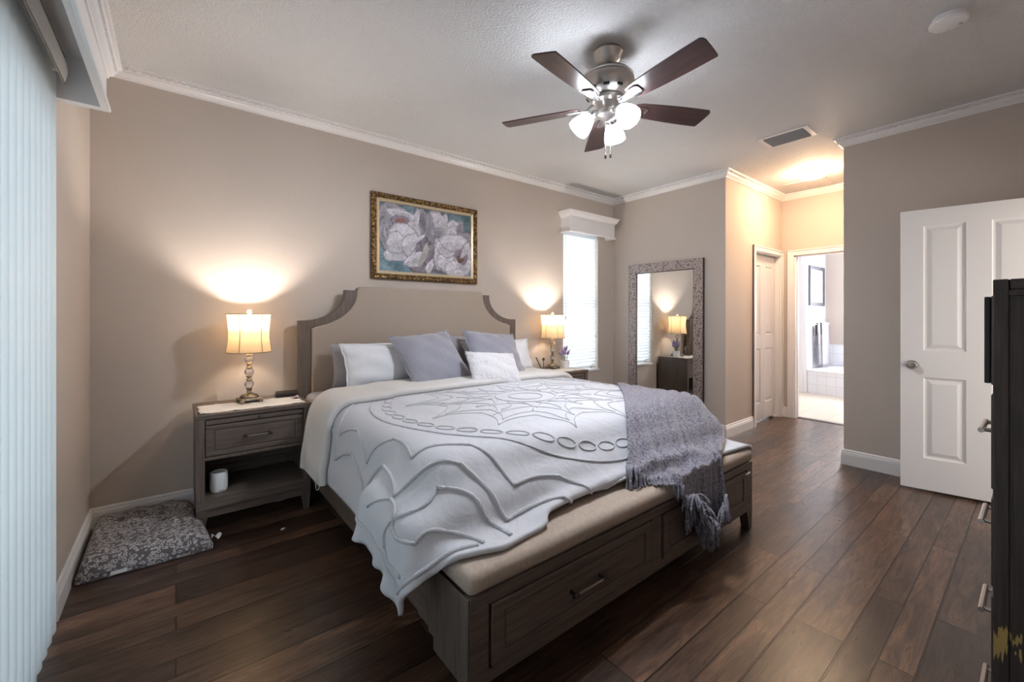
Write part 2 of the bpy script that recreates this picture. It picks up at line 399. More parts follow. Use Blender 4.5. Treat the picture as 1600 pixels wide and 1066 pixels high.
for nm, path in (('baseboard_left', [(XL, 2.555), (XL, YB-0.016)]), ('baseboard_back', [(XL, YB), (XF-0.016, YB)]),
                 ('baseboard_far', [(XF, YB), (XF, YH), (CX0-0.065, YH)]), ('baseboard_hall', [(XH, YH), (XH, BY1+0.072)]),
                 ('baseboard_right', [(XH, YR), (XR, YR), (XR, YN)])):
    struct(sweep(MB(), path, BASE), nm, M['trim'])
# door casings (mitred frame of a rounded section)
def casing(name, kind, a0, a1, zt, plane, sgn, w=0.068, t=0.018):
    b = MB()
    def bx(p0, p1, z0, z1, d=t):
        s0, s1 = sorted((plane, plane+sgn*d))
        if kind == 'y': b.box(p0, p1, s0, s1, z0, z1, 0.004)
        else: b.box(s0, s1, p0, p1, z0, z1, 0.004)
    bx(a0-w, a0, 0, zt); bx(a1, a1+w, 0, zt); bx(a0-w, a1+w, zt, zt+w)
    bx(a0-w, a0-w+0.016, 0, zt+w, t+0.007); bx(a1+w-0.016, a1+w, 0, zt+w, t+0.007); bx(a0-w, a1+w, zt+w-0.016, zt+w, t+0.007)
    return b
b = casing('', 'y', CX0, CX1, CZ, YH, -1, 0.063); b.box(CX0, CX0+0.012, YH, YH+0.14, 0, CZ, 0).box(CX1-0.012, CX1, YH, YH+0.14, 0, CZ).box(CX0, CX1, YH, YH+0.03, CZ-0.012, CZ)
struct(b, 'trim_closet_casing', M['trim'])
b = casing('', 'x', BY0, BY1, 2.025, XH, -1, 0.068); b.box(XH, XH+0.12, BY1-0.014, BY1, 0, 2.025).box(XH, XH+0.12, BY0, BY0+0.014, 0, 2.025).box(XH, XH+0.12, BY0, BY1, 2.011, 2.025)
b.box(XH+0.05, XH+0.08, BY1-0.024, BY1-0.014, 0, 2.01)
struct(b, 'trim_bath_casing', M['trim'])
struct(MB().box(XH+0.05, XH+0.13, BY0+0.014, BY1-0.014, 0.0005, 0.006, 0.002), 'trim_threshold', M['bronze'])
b = MB().box(XH-0.003, XH-0.019+0.0, 0, 0, 0, 0) if False else None

# bathroom beyond the hall
struct(MB().box(6.10, 9.4, 0.4, 3.1, -0.1, 0.0), 'floor_bath', M['bathfloor'])
struct(MB().box(6.15, 9.4, 0.4, 3.1, H, H+0.1), 'ceiling_bath', M['bathwhite'])
PY = 2.454
struct(MB().box(8.22, 9.3, PY, PY+0.1, 0, H).box(6.15, 8.32, 3.0, 3.1, 0, H).box(8.22, 8.32, PY+0.1, 2.55, 0, H).box(8.22, 8.32, 2.55, 3.0, 2.10, H), 'wall_bath_left', M['bathwhite'])
struct(MB().box(9.22, 9.32, 1.92, PY, 0, H).box(9.22, 9.32, 0.4, 0.9, 0, H).box(9.22, 9.32, 0.9, 1.92, 0, 0.98).box(9.22, 9.32, 0.9, 1.92, 2.25, H), 'wall_bath_far', M['bathwall'])
struct(MB().box(6.15, 9.32, 0.3, 0.4, 0, H).box(6.15, 6.25, 0.4, YR-0.1, 0, H), 'wall_bath_right', M['bathwhite'])
b = MB().box(8.225, 9.22, PY-0.008, PY, 0.0, 0.765, 0.002).box(9.212, 9.22, 0.6, PY-0.008, 0, 0.765, 0.002)
struct(b, 'trim_bath_tile', M['tile'])

# bath door seen through the opening
dr = bpy.data.objects.new('door_3', None); C.objects.link(dr); dr['kind'] = 'structure'
MB().box(8.235, 8.27, 2.565, 2.99, 0.012, 2.09, 0.003).build('door_leaf', M['door'], dr)
b = MB()
for z in (0.25, 1.05, 1.86): b.box(8.222, 8.236, 2.558, 2.572, z, z+0.09, 0.002)
b.build('door_hinge', M['bronze'], dr)
MB().box(8.205, 8.22, 2.495, 2.56, 0, 2.15, 0.004).box(8.205, 8.22, 2.56, 3.0, 2.09, 2.15, 0.004).build('door_casing', M['trim'], dr)

# ------------------------------------------------------------------ sliding door on the left with vertical blinds
wd = bpy.data.objects.new('window_1', None); C.objects.link(wd); wd['kind'] = 'structure'
b = MB()
for y in (0.25, 1.35, 2.45): b.box(-0.50, -0.46, y, y+0.05, 0.02, 2.08, 0.004)
b.box(-0.50, -0.46, 0.25, 2.50, 0, 0.05).box(-0.50, -0.46, 0.25, 2.50, 2.05, 2.10)
b.build('window_frame', M['trim'], wd)
MB().box(-0.484, -0.478, 0.30, 2.45, 0.05, 2.05).build('window_glass', M['glass'], wd)
vb = thing('vertical_blind', 'pale vinyl vertical blind of overlapping vanes over the sliding door at the left edge', 'blind', (-0.37, 1.4, 0))
b = MB().box(-0.398, -0.352, 0.28, 2.44, 2.245, 2.275, 0.004); b.build('head_rail', M['trim'], vb, world=True)
# curved valance strip clipped on the rail
G = []
for y in (0.28, 2.44):
    G.append([(-0.350+0.010*math.cos(PI*(k/8-0.5)), y, 2.205+0.105*k/8) for k in range(9)])
o = MB().grid(G).build('valance_strip', M['trim'], vb, smooth=True, world=True)
md = o.modifiers.new('s', 'SOLIDIFY'); md.thickness = 0.003
b = MB()
for z in (2.205, 2.310): b.tube([(-0.348, 0.28, z), (-0.348, 2.44, z)], 0.0022, 6)
b.build('valance_edge', M['antique'], vb, world=True)
y = 2.448; k = 0
while y > 0.34:
    w = 0.089; a = math.radians(17); G = []
    for j in range(7):
        u = (j/6-0.5)*w; bow = 0.006*(1-(2*(j/6)-1)**2)
        px = -0.386+math.sin(a)*u+bow; py = y-0.045+math.cos(a)*u
        G.append([(px, py, 0.022), (px, py, 2.235)])
    o = MB().grid(G).build('vane', M['vane'], vb, smooth=True, world=True)
    y -= 0.0755; k += 1

# cornice box over the sliding door
def cornice(name, label, x0, x1, y0, y1, z0, z1, axis):
    """open-bottomed cornice with crown: axis 'x' = stands out from the left wall, 'y' = from the back wall"""
    t = thing(name, label, 'cornice', (x0, y0, z0))
    if axis == 'x':   # box from wall x0 out to x1, between y0 and y1
        MB().box(x1-0.018, x1, y0, y1, z0, z1, 0.002).box(x0, x1-0.018, y1-0.018, y1, z0, z1).box(x0, x1-0.018, y0, y0+0.018, z0, z1).box(x0, x1-0.018, y0+0.018, y1-0.018, z1-0.018, z1).build('cornice_board', M['trim'], t, world=True)
        path = [(x0, y0), (x1, y0), (x1, y1), (x0, y1)]
        path = path[::-1]; path = [path[0], path[1], path[2], path[3]]
        path = [(x0, y1), (x1, y1), (x1, y0), (x0, y0)]
        sgn = -1
    else:
        MB().box(x0, x1, y0, y0+0.018, z0, z1, 0.002).box(x0, x0+0.018, y0+0.018, y1, z0, z1).box(x1-0.018, x1, y0+0.018, y1, z0, z1).box(x0+0.018, x1-0.018, y0+0.018, y1, z1-0.018, z1).build('cornice_board', M['trim'], t, world=True)
        path = [(x0, y1), (x0, y0), (x1, y0), (x1, y1)]
        sgn = 1
    if axis == 'x': path = path[::-1]; sgn = 1
    cr = [(0.0, z1-0.065), (0.006, z1-0.065), (0.008, z1-0.055), (0.020, z1-0.045), (0.027, z1-0.028), (0.034, z1-0.018), (0.036, z1-0.004), (0.046, z1-0.002), (0.048, z1+0.008), (0.0, z1+0.008)]
    sweep(MB(), path, [(p*sgn, z) for p, z in cr]).build('cornice_crown', M['trim'], t, world=True)
    if axis == 'x':
        d = MB(); yy = y0
        while yy < y1: d.box(x1+0.02, x1+0.034, yy, yy+0.010, z1-0.030, z1-0.014); yy += 0.02
        d.build('cornice_dentil', M['trim'], t, world=True)
    ft = [(0.0, z0-0.0), (0.012, z0-0.004), (0.014, z0+0.006), (0.004, z0+0.012), (0.0, z0+0.02)]
    sweep(MB(), path, [(p*sgn, z) for p, z in ft]).build('cornice_lip', M['trim'], t, world=True)
    return t
cornice('window_cornice', 'long white crown-topped cornice box above the vertical blinds', XL, -0.235, 0.15, 2.52, 2.165, 2.37, 'x')
cornice('window_cornice', 'small white cornice box topped with crown moulding above the narrow window', 3.535, 4.345, 3.375, YB, 2.25, 2.485, 'y')

# ------------------------------------------------------------------ narrow window with horizontal blind
wd = bpy.data.objects.new('window_2', None); C.objects.link(wd); wd['kind'] = 'structure'
b = MB()
for x in (WX0, WX1-0.03): b.box(x, x+0.03, YB+0.10, YB+0.14, WZ0, WZ1, 0.003)
b.box(WX0, WX1, YB+0.10, YB+0.14, WZ1-0.03, WZ1).box(WX0, WX1, YB+0.10, YB+0.14, WZ0, WZ0+0.04).box(WX0, WX1, YB+0.105, YB+0.135, 1.42, 1.45)
b.build('window_frame', M['trim'], wd)
MB().box(WX0+0.03, WX1-0.03, YB+0.118, YB+0.122, WZ0+0.03, WZ1-0.03).build('window_glass', M['glass'], wd)
MB().box(WX0-0.005, WX1+0.005, YB-0.022, YB+0.10, WZ0-0.012, WZ0+0.010, 0.004).build('window_sill', M['trim'], wd)
hb = thing('window_blind', 'white horizontal slat blind in the narrow window right of the bed', 'blind', (3.88, YB+0.03, 0.64))
MB().box(WX0+0.008, WX1-0.008, YB+0.004, YB+0.055, 2.24, 2.285, 0.004).build('head_rail', M['slat'], hb, world=True)
z = 2.225; k = 0; x0, x1 = WX0+0.010, WX1-0.012
while z > 0.67:
    G = []; a = math.radians(-60)
    for j in range(5):
        u = (j/4-0.5)*0.050; bow = 0.003*(1-(2*j/4-1)**2)
        sag = 0.0
        row = []
        for i in range(7):
            xx = x0+(x1-x0)*i/6; wob = 0.0015*math.sin(i*1.3+k)+ (0.004*math.sin(i*1.1+k*0.4) if z < 1.0 else 0)
            row.append((xx, YB+0.030+math.cos(a)*u+bow*0.7, z+math.sin(a)*u*-1*-1+bow*0.6+wob))
        G.append(row)
    MB().grid(G).build('slat', M['slat'], hb, smooth=True, world=True)
    z -= 0.0405; k += 1
MB().box(x0, x1, YB+0.012, YB+0.050, 0.640, 0.655, 0.004).build('bottom_rail', M['slat'], hb, world=True)
b = MB()
for x in (x0+0.07, (x0+x1)/2, x1-0.07): b.tube([(x, YB+0.008, 0.65), (x, YB+0.008, 2.25)], 0.0012, 5)
b.build('ladder_cord', M['slat'], hb, world=True)
b = MB()
for x, zz in ((x0+0.035, 1.275), (x0+0.028, 0.905), (x1-0.03, 1.04)):
    b.tube([(x, YB+0.000, 2.25), (x, YB+0.000, zz)], 0.0010, 5)
    b.lathe([(0.001, 0.045), (0.0045, 0.035), (0.006, 0.0), (0.001, -0.002)], 10, (x, YB-0.001, zz-0.04))
b.build('cord_tassel', M['nickel'], hb, world=True)

# ------------------------------------------------------------------ doors
def panel_leaf(W, Hh, cols, rows, T=0.035, field=0.012):
    """moulded panel door leaf in local x (0..W), z (0..Hh), front face towards -y; recessed panels with raised fields"""
    mb = MB(); xs = sorted({0, W} | {c for p in cols for c in p}); zs = sorted({0, Hh} | {c for p in rows for c in p})
    ispanel = lambda i, j: (xs[i], xs[i+1]) in cols and (zs[j], zs[j+1]) in rows
    for side in (0, 1):
        yy = 0 if side == 0 else T; s = 1 if side == 0 else -1
        for i in range(len(xs)-1):
            for j in range(len(zs)-1):
                a, b_, c, d = xs[i], xs[i+1], zs[j], zs[j+1]
                if not ispanel(i, j): mb.add([(a, yy, c), (b_, yy, c), (b_, yy, d), (a, yy, d)], [(0, 1, 2, 3)])
                else:
                    rings = [(0, 0), (0.006, 0.007), (0.016, 0.009), (0.020, 0.009), (0.042, 0.002), (0.046, 0.0015)]
                    V = []; F = []
                    for o_, dp in rings:
                        y2 = yy+s*dp; V += [(a+o_, y2, c+o_), (b_-o_, y2, c+o_), (b_-o_, y2, d-o_), (a+o_, y2, d-o_)]
                    for r in range(len(rings)-1):
                        for k in range(4): F.append((r*4+k, r*4+(k+1) % 4, r*4+4+(k+1) % 4, r*4+4+k))
                    F.append(tuple(len(V)-4+k for k in range(4))); mb.add(V, F)
    for q in ([(0, 0), (0, Hh)], [(W, 0), (W, Hh)]):
        x = q[0][0]; mb.add([(x, 0, 0), (x, T, 0), (x, T, Hh), (x, 0, Hh)], [(0, 1, 2, 3)])
    for z in (0, Hh): mb.add([(0, 0, z), (W, 0, z), (W, T, z), (0, T, z)], [(0, 1, 2, 3)])
    return mb
d1_ = thing('bedroom_door', 'open white four-panel door with a round knob in front of the right wall', 'door', (4.215, 0.66, 0.018), math.atan2(-0.981, 0.193))
# local +x runs from the free edge to the hinge, local -y faces the room
o = panel_leaf(0.79, 2.028, [(0.123, 0.336), (0.454, 0.667)], [(0.228, 0.812), (1.006, 1.91)]).build('door_leaf', M['door'], d1_)
o = recalc(o)
def knob(parent, x, z, sgn, m, y0):
    rt = Matrix.Rotation(PI/2*sgn, 4, 'X')
    MB().lathe([(0.0001, 0.062), (0.018, 0.060), (0.026, 0.050), (0.027, 0.040), (0.021, 0.030), (0.011, 0.024), (0.010, 0.008), (0.031, 0.006), (0.033, 0.0), (0.0001, -0.0005)], 28, (x, y0, z), mtx=rt).build('door_knob', m, parent, smooth=True)
knob(d1_, 0.063, 0.899, 1, M['nickel'], 0.0)
knob(d1_, 0.063, 0.899, -1, M['nickel'], 0.035)
MB().box(-0.002, 0.001, 0.006, 0.029, 0.87, 0.93, 0.001).box(-0.012, -0.002, 0.012, 0.024, 0.895, 0.912, 0.002).build('door_latch', M['nickel'], d1_)
cd = thing('closet_door', 'narrow white bifold closet door with four panels in the hall', 'door', (CX0+0.014, YH+0.055, 0.022))
W = (CX1-CX0-0.028)/2
for k in range(2):
    o = panel_leaf(W-0.002, 1.985, [(0.07, W-0.07)], [(0.20, 0.86), (1.02, 1.86)], T=0.03); o = o.build('door_leaf', M['door'], cd); recalc(o); o.location.x = k*W+0.001
MB().lathe([(0.0001, 0.026), (0.010, 0.024), (0.014, 0.017), (0.010, 0.009), (0.006, 0.006), (0.008, 0)], 20, (0.05, 0, 0.93), mtx=Matrix.Rotation(PI/2, 4, 'X')).build('door_knob', M['antique'], cd, smooth=True)
MB().box(CX1-0.05, CX1-0.016, YH+0.03, YH+0.10, 0.0, 0.016, 0.003).build('pivot_bracket', M['ceramic'], cd, world=True)

# ------------------------------------------------------------------ ceiling fixtures
def ceiling_fan():
    cx, cy = FANC; t = thing('ceiling_fan', 'brushed nickel ceiling fan with five dark walnut blades and three lit shades', 'ceiling fan', (cx, cy, H))
    c = (0, 0, 0)
    MB().lathe([(0.0001, 0), (0.082, 0), (0.083, -0.012), (0.078, -0.018), (0.072, -0.045), (0.055, -0.072), (0.036, -0.085), (0.030, -0.088), (0.0001, -0.088)], 40).build('canopy', M['nickel'], t, smooth=True)
    MB().lathe([(0.0001, -0.080), (0.024, -0.084), (0.026, -0.095), (0.018, -0.106), (0.016, -0.125), (0.020, -0.128), (0.0001, -0.130)], 24).build('down_rod', M['bronze'], t, smooth=True)
    MB().lathe([(0.0001, -0.118), (0.040, -0.119), (0.090, -0.124), (0.132, -0.138), (0.148, -0.156), (0.150, -0.166), (0.146, -0.170), (0.150, -0.174), (0.149, -0.190), (0.138, -0.222), (0.118, -0.250), (0.098, -0.264), (0.092, -0.268), (0.0001, -0.270)], 48).build('motor_housing', M['nickel'], t, smooth=True)
    for k in range(10):
        MB().box(0.118, 0.126, -0.016, 0.016, -0.252, -0.236, 0.001, mtx=Matrix.Rotation(2*PI*k/10, 4, 'Z')).build('housing_vent', M['dark'], t)
    MB().lathe([(0.0001, -0.266), (0.090, -0.268), (0.094, -0.280), (0.088, -0.292), (0.062, -0.300), (0.058, -0.345), (0.064, -0.352), (0.060, -0.372), (0.030, -0.392), (0.012, -0.402), (0.0001, -0.404)], 40).build('switch_housing', M['nickel'], t, smooth=True)
    for k in range(5):
        a = math.radians(-96.6+72*k)
        br = MB()
        br.box(0.085, 0.15, -0.014, 0.014, -0.300, -0.290, 0.003)
        P = []
        mt = Matrix.Rotation(a, 4, 'Z') @ Matrix.Translation((0, 0, -0.318)) @ Matrix.Rotation(math.radians(-13), 4, 'X')
        # forked bracket, then the blade
        bb = MB()
        pts = [(0.10, -0.014), (0.15, -0.020), (0.185, -0.034), (0.225, -0.036), (0.245, -0.026), (0.245, 0.026), (0.225, 0.036), (0.185, 0.034), (0.15, 0.020), (0.10, 0.014)]
        bb.extrude(pts, -0.010, -0.002, 'z', bev=0.003)
        bb.v = [tuple(mt @ Vector(p)) for p in bb.v]
        bb.tube([tuple(Matrix.Rotation(a, 4, 'Z') @ Vector(q)) for q in ((0.075, 0, -0.285), (0.10, 0, -0.300), (0.125, 0, -0.322))], 0.009, 8)
        brk = bb.build('blade_bracket', M['chrome'], t, smooth=True)
        bl = MB(); out = []
        for s_ in (-1, 1):
            pr = []
            for q in range(13):
                u = q/12; x = 0.165+u*(0.632-0.165); w = 0.052+0.020*math.sin(min(1, u*1.15)*PI/2)
                if u < 0.08: w -= 0.010*(1-u/0.08)
                pr.append((x, s_*w))
            out.append(pr)
        top = out[1]; bot = out[0]
        tip = [(0.643, -0.062), (0.648, -0.045), (0.644, 0.0), (0.638, 0.045), (0.636, 0.060)]
        poly = bot+tip+top[::-1]
        bl.extrude(poly, 0.0, 0.007, 'z', bev=0.0015)
        blade = bl.build('fan_blade', M['blade'], t)
        blade.matrix_local = mt
    for k, ad in enumerate((178, -58, 62)):
        a = math.radians(ad-38.5); dx, dy = math.cos(a), math.sin(a)
        mt = Matrix.Translation((0, 0, 0))
        arm = [(dx*r, dy*r, z) for r, z in ((0.045, -0.350), (0.070, -0.340), (0.085, -0.345), (0.092, -0.362))]
        MB().tube(arm, 0.008, 10).build('lamp_arm', M['chrome'], t, smooth=True)
        tilt = math.radians(42); ax = Vector((-dy, dx, 0))
        R_ = Matrix.Translation((dx*0.088, dy*0.088, -0.358)) @ Matrix.Rotation(-tilt, 4, ax)
        MB().lathe([(0.0001, 0.012), (0.016, 0.010), (0.026, 0.0), (0.027, -0.020), (0.020, -0.026)], 24, mtx=R_).build('lamp_fitter', M['chrome'], t, smooth=True)
        sh = MB().lathe([(0.022, -0.016), (0.030, -0.022), (0.044, -0.045), (0.055, -0.075), (0.061, -0.105), (0.062, -0.125), (0.0595, -0.125), (0.058, -0.104), (0.052, -0.075), (0.041, -0.047), (0.026, -0.026)], 32, mtx=R_).build('lamp_shade', M['fanshade'], t, smooth=True)
        p = R_ @ Vector((0, 0, -0.070))
        MB().lathe([(0.0001, -0.030), (0.011, -0.035), (0.014, -0.050), (0.022, -0.065), (0.024, -0.080), (0.018, -0.096), (0.0001, -0.102)], 20, mtx=R_).build('light_bulb', M['bulb'], t, smooth=True)
    b = MB(); f = MB()
    for x, zz in ((-0.012, -0.585), (0.016, -0.580)):
        xx, yy = x*0.7826, -x*0.6225
        b.tube([(xx, yy, -0.39), (xx, yy, zz)], 0.0010, 5)
        f.lathe([(0.0008, 0), (0.005, -0.006), (0.0065, -0.018), (0.006, -0.030), (0.001, -0.034)], 12, (xx, yy, zz))
    b.build('pull_chain', M['nickel'], t); f.build('chain_fob', M['bronze'], t, smooth=True)
ceiling_fan()
t = thing('flush_ceiling_light', 'round glowing flush dome light on the hall ceiling', 'ceiling light', (5.24, 1.505, H))
MB().lathe([(0.0001, 0), (0.125, 0), (0.128, -0.012), (0.122, -0.020), (0.0001, -0.021)], 40).build('base_ring', M['trim'], t, smooth=True)
MB().lathe([(0.126, -0.016), (0.128, -0.030), (0.108, -0.055), (0.070, -0.075), (0.0001, -0.084)], 40).build('glass_dome', M['halldome'], t, smooth=True)
t = thing('air_vent', 'white rectangular ceiling air vent with dark angled louvres', 'air vent', (4.06, 1.355, H))
MB().box(-0.135, 0.135, 0.148, 0.185, -0.010, 0, 0.003).box(-0.135, 0.135, -0.185, -0.148, -0.010, 0, 0.003).box(-0.135, -0.105, -0.148, 0.148, -0.010, 0, 0.003).box(0.105, 0.135, -0.148, 0.148, -0.010, 0, 0.003).build('vent_frame', M['trim'], t)
M['louvre'] = mat('grey_louvre', (0.26, 0.27, 0.28, 1), 0.5)
MB().box(-0.105, 0.105, -0.148, 0.148, -0.0015, 0).build('vent_backing', M['dark'], t)
for k in range(6):
    x = -0.0875+0.035*k; MB().box(-0.016, 0.016, -0.147, 0.147, -0.001, 0.001, 0, mtx=Matrix.Translation((x, 0, -0.011)) @ Matrix.Rotation(math.radians(28), 4, 'Y')).build('louvre', M['louvre'], t)
t = thing('smoke_detector', 'round white smoke detector on the ceiling at the upper right', 'smoke detector', (3.085, 0.30, H))
MB().lathe([(0.0001, 0), (0.062, 0), (0.064, -0.010), (0.058, -0.014), (0.0001, -0.014)], 40).build('base', M['plastic_w'], t, smooth=True)
MB().lathe([(0.052, -0.013), (0.056, -0.019), (0.072, -0.020), (0.074, -0.028), (0.070, -0.036), (0.055, -0.040), (0.0001, -0.041)], 40).build('detector_cover', M['plastic_w'], t, smooth=True)
MB().lathe([(0.0001, -0.044), (0.007, -0.044), (0.008, -0.040)], 14, (0.03, -0.04, 0)).build('test_button', M['nickel'], t)
t = thing('ceiling_hatch', 'thin edged attic hatch panel in the hall ceiling next to the dome light', 'hatch', (5.75, 1.68, H))
MB().box(-0.22, 0.16, -0.2, 0.2, -0.006, 0, 0.002).build('hatch_panel', M['ceil'], t)

# ------------------------------------------------------------------ nightstands
def nightstand():
    t = thing('nightstand', '', 'nightstand')
    w, d, h = 0.61, 0.45, 0.70; x0, x1, y0, y1 = -w/2, w/2, -d/2, d/2
    MB().box(x0-0.004, x1+0.004, y0-0.006, y1, h-0.028, h, 0.003).build('top', M['wood_x'], t)
    for a_ in (x0, x1-0.022): MB().box(a_, a_+0.022, y0+0.01, y1, 0.15, h-0.028, 0.002).build('side_panel', M['wood_z'], t)
    MB().box(x0+0.022, x1-0.022, y1-0.012, y1, 0.15, h-0.028).build('back_panel', M['wood_x'], t)
    MB().box(x0, x0+0.042, y0, y0+0.03, 0.15, h-0.028, 0.002).box(x1-0.042, x1, y0, y0+0.03, 0.15, h-0.028, 0.002).box(x0+0.042, x1-0.042, y0+0.002, y0+0.03, 0.430, 0.448, 0.002).build('front_frame', M['wood_z'], t)
    MB().box(x0+0.022, x1-0.022, y0+0.004, y1-0.012, 0.185, 0.208, 0.002).build('shelf', M['wood_x'], t)
    MB().box(x0, x1, y0-0.003, y0+0.02, 0.146, 0.192, 0.003).box(x0, x1, y0+0.02, y1, 0.150, 0.185).build('base_rail', M['wood_x'], t)
    MB().box(x0+0.075, x1-0.06, y1-0.026, y1-0.012, 0.208, 0.27, 0.003).build('back_rail', M['wood_x'], t)
    MB().box(x0+0.05, x1-0.05, y0+0.012, y0+0.03, 0.095, 0.146, 0.002).build('apron', M['wood_x'], t)
    MB().box(x0+0.022, x1-0.022, y0+0.03, y1-0.012, 0.440, 0.448).build('divider', M['wood_x'], t)
    tr = MB().box(x0+0.046, x1-0.046, y0+0.004, y0+0.03, 0.638, 0.666, 0.002).build('tray_slide', M['wood_x'], t)
    MB().lathe([(0.0001, 0.016), (0.006, 0.015), (0.008, 0.010), (0.004, 0.004), (0.005, 0)], 14, (0.01, y0+0.004, 0.652), mtx=Matrix.Rotation(PI/2, 4, 'X')).build('knob', M['bronze'], tr, smooth=True)
    dr = drawer_front(x0+0.046, x1-0.046, 0.452, 0.632, y0+0.006, 0.05).build('drawer', M['wood_x'], t)
    bar_handle(0.0, 0.545, y0+0.006, 0.13, dr)
    for sx_, sy_ in ((-1, -1), (1, -1), (-1, 1), (1, 1)):
        V = []; X = x0 if sx_ < 0 else x1; Y = y0 if sy_ < 0 else y1; i = 1 if sx_ < 0 else -1; j = 1 if sy_ < 0 else -1
        for z, wd_, off in ((0.15, 0.062, 0), (0.0, 0.030, 0.008)):
            a, b_ = X+i*off, X+i*(off+wd_); c, d_ = Y+j*off, Y+j*(off+0.036)
            V += [(a, c, z), (b_, c, z), (b_, d_, z), (a, d_, z)]
        MB().add(V, [(0, 1, 2, 3), (4, 5, 6, 7), (0, 1, 5, 4), (1, 2, 6, 5), (2, 3, 7, 6), (3, 0, 4, 7)]).build('leg', M['wood_z'], t)
    return t
def drawer_front(x0, x1, z0, z1, y, fr):
    """bordered drawer front facing -y: mitred frame raised around a recessed field"""
    mb = MB().box(x0+0.001, x1-0.001, y+0.006, y+0.03, z0+0.001, z1-0.001)
    mb.box(x0, x1, y, y+0.012, z0, z0+fr*0.55, 0.003).box(x0, x1, y, y+0.012, z1-fr*0.55, z1, 0.003)
    mb.box(x0, x0+fr*0.8, y+0.0004, y+0.012, z0+fr*0.55, z1-fr*0.55, 0.002).box(x1-fr*0.8, x1, y+0.0004, y+0.012, z0+fr*0.55, z1-fr*0.55, 0.002)
    mb.box(x0+fr*0.8+0.006, x1-fr*0.8-0.006, y+0.002, y+0.01, z0+fr*0.55+0.006, z1-fr*0.55-0.006, 0.003)
    return mb
def bar_handle(x, z, y, w, parent, world=False, m=None):
    mb = MB()
    for s in (-1, 1):
        mb.tube([(x+s*w/2, y, z), (x+s*w/2, y-0.026, z)], 0.005, 10, m=M['bronze'])
        mb.lathe([(0.0001, 0.004), (0.009, 0.003), (0.009, -0.001), (0.0001, -0.001)], 12, (x+s*w/2, y, z), mtx=Matrix.Rotation(PI/2, 4, 'X'), m=M['bronze'])
    mb.tube([(x-w/2-0.012, y-0.026, z), (x+w/2+0.012, y-0.026, z)], 0.0050, 10, m=M['taupe_metal'])
    for s in (-1, 1): mb.tube([(x+s*(w/2-0.012), y-0.026, z), (x+s*(w/2+0.014), y-0.026, z)], 0.0068, 10, m=M['bronze'])
    return mb.build('drawer_handle', m or M['bronze'], parent, smooth=True, world=world)
ns = nightstand(); ns.location = (0.394, 3.248, 0); ns['label'] = 'grey-brown wooden nightstand with an open shelf, left of the bed'; ns['group'] = 'nightstands beside the bed'
ns2 = copy_tree(ns); ns2.location = (3.150, 3.262, 0); ns2['label'] = 'grey-brown wooden nightstand mostly hidden behind the far right side of the bed, under the window'
M['runner'] = fabric('lace_runner', (0.55, 0.54, 0.53, 1), (0.68, 0.67, 0.66, 1), 220, 0.6, dist=0.003)
def runner(x0, x1, y0, y1, z, label, seed):
    rnd = random.Random(seed); n = 40; G = []
    for i in range(n+1):
        x = x0+(x1-x0)*i/n; row = []
        for j in range(13):
            y = y0+(y1-y0)*j/12
            zz = z+0.0012+0.004*max(0, math.sin(i*0.55+seed+0.25*j))**6+0.0012*math.sin(i*1.7+j)**2
            row.append((x+0.004*math.sin(j*0.9+seed), y+0.003*math.sin(i*0.7), zz))
        G.append(row)
    o = MB().grid(G).build('table_runner', M['runner'], smooth=True); md = o.modifiers.new('s', 'SOLIDIFY'); md.thickness = 0.001; md.offset = 1
    return tag(o, label, 'table runner', 'runners on the nightstands')
runner(0.105, 0.672, 3.045, 3.33, 0.70, 'off-white lace runner under the lamp on the left nightstand', 1)
runner(2.87, 3.43, 3.06, 3.36, 0.70, 'pale lace runner on the nightstand beneath the window', 4)

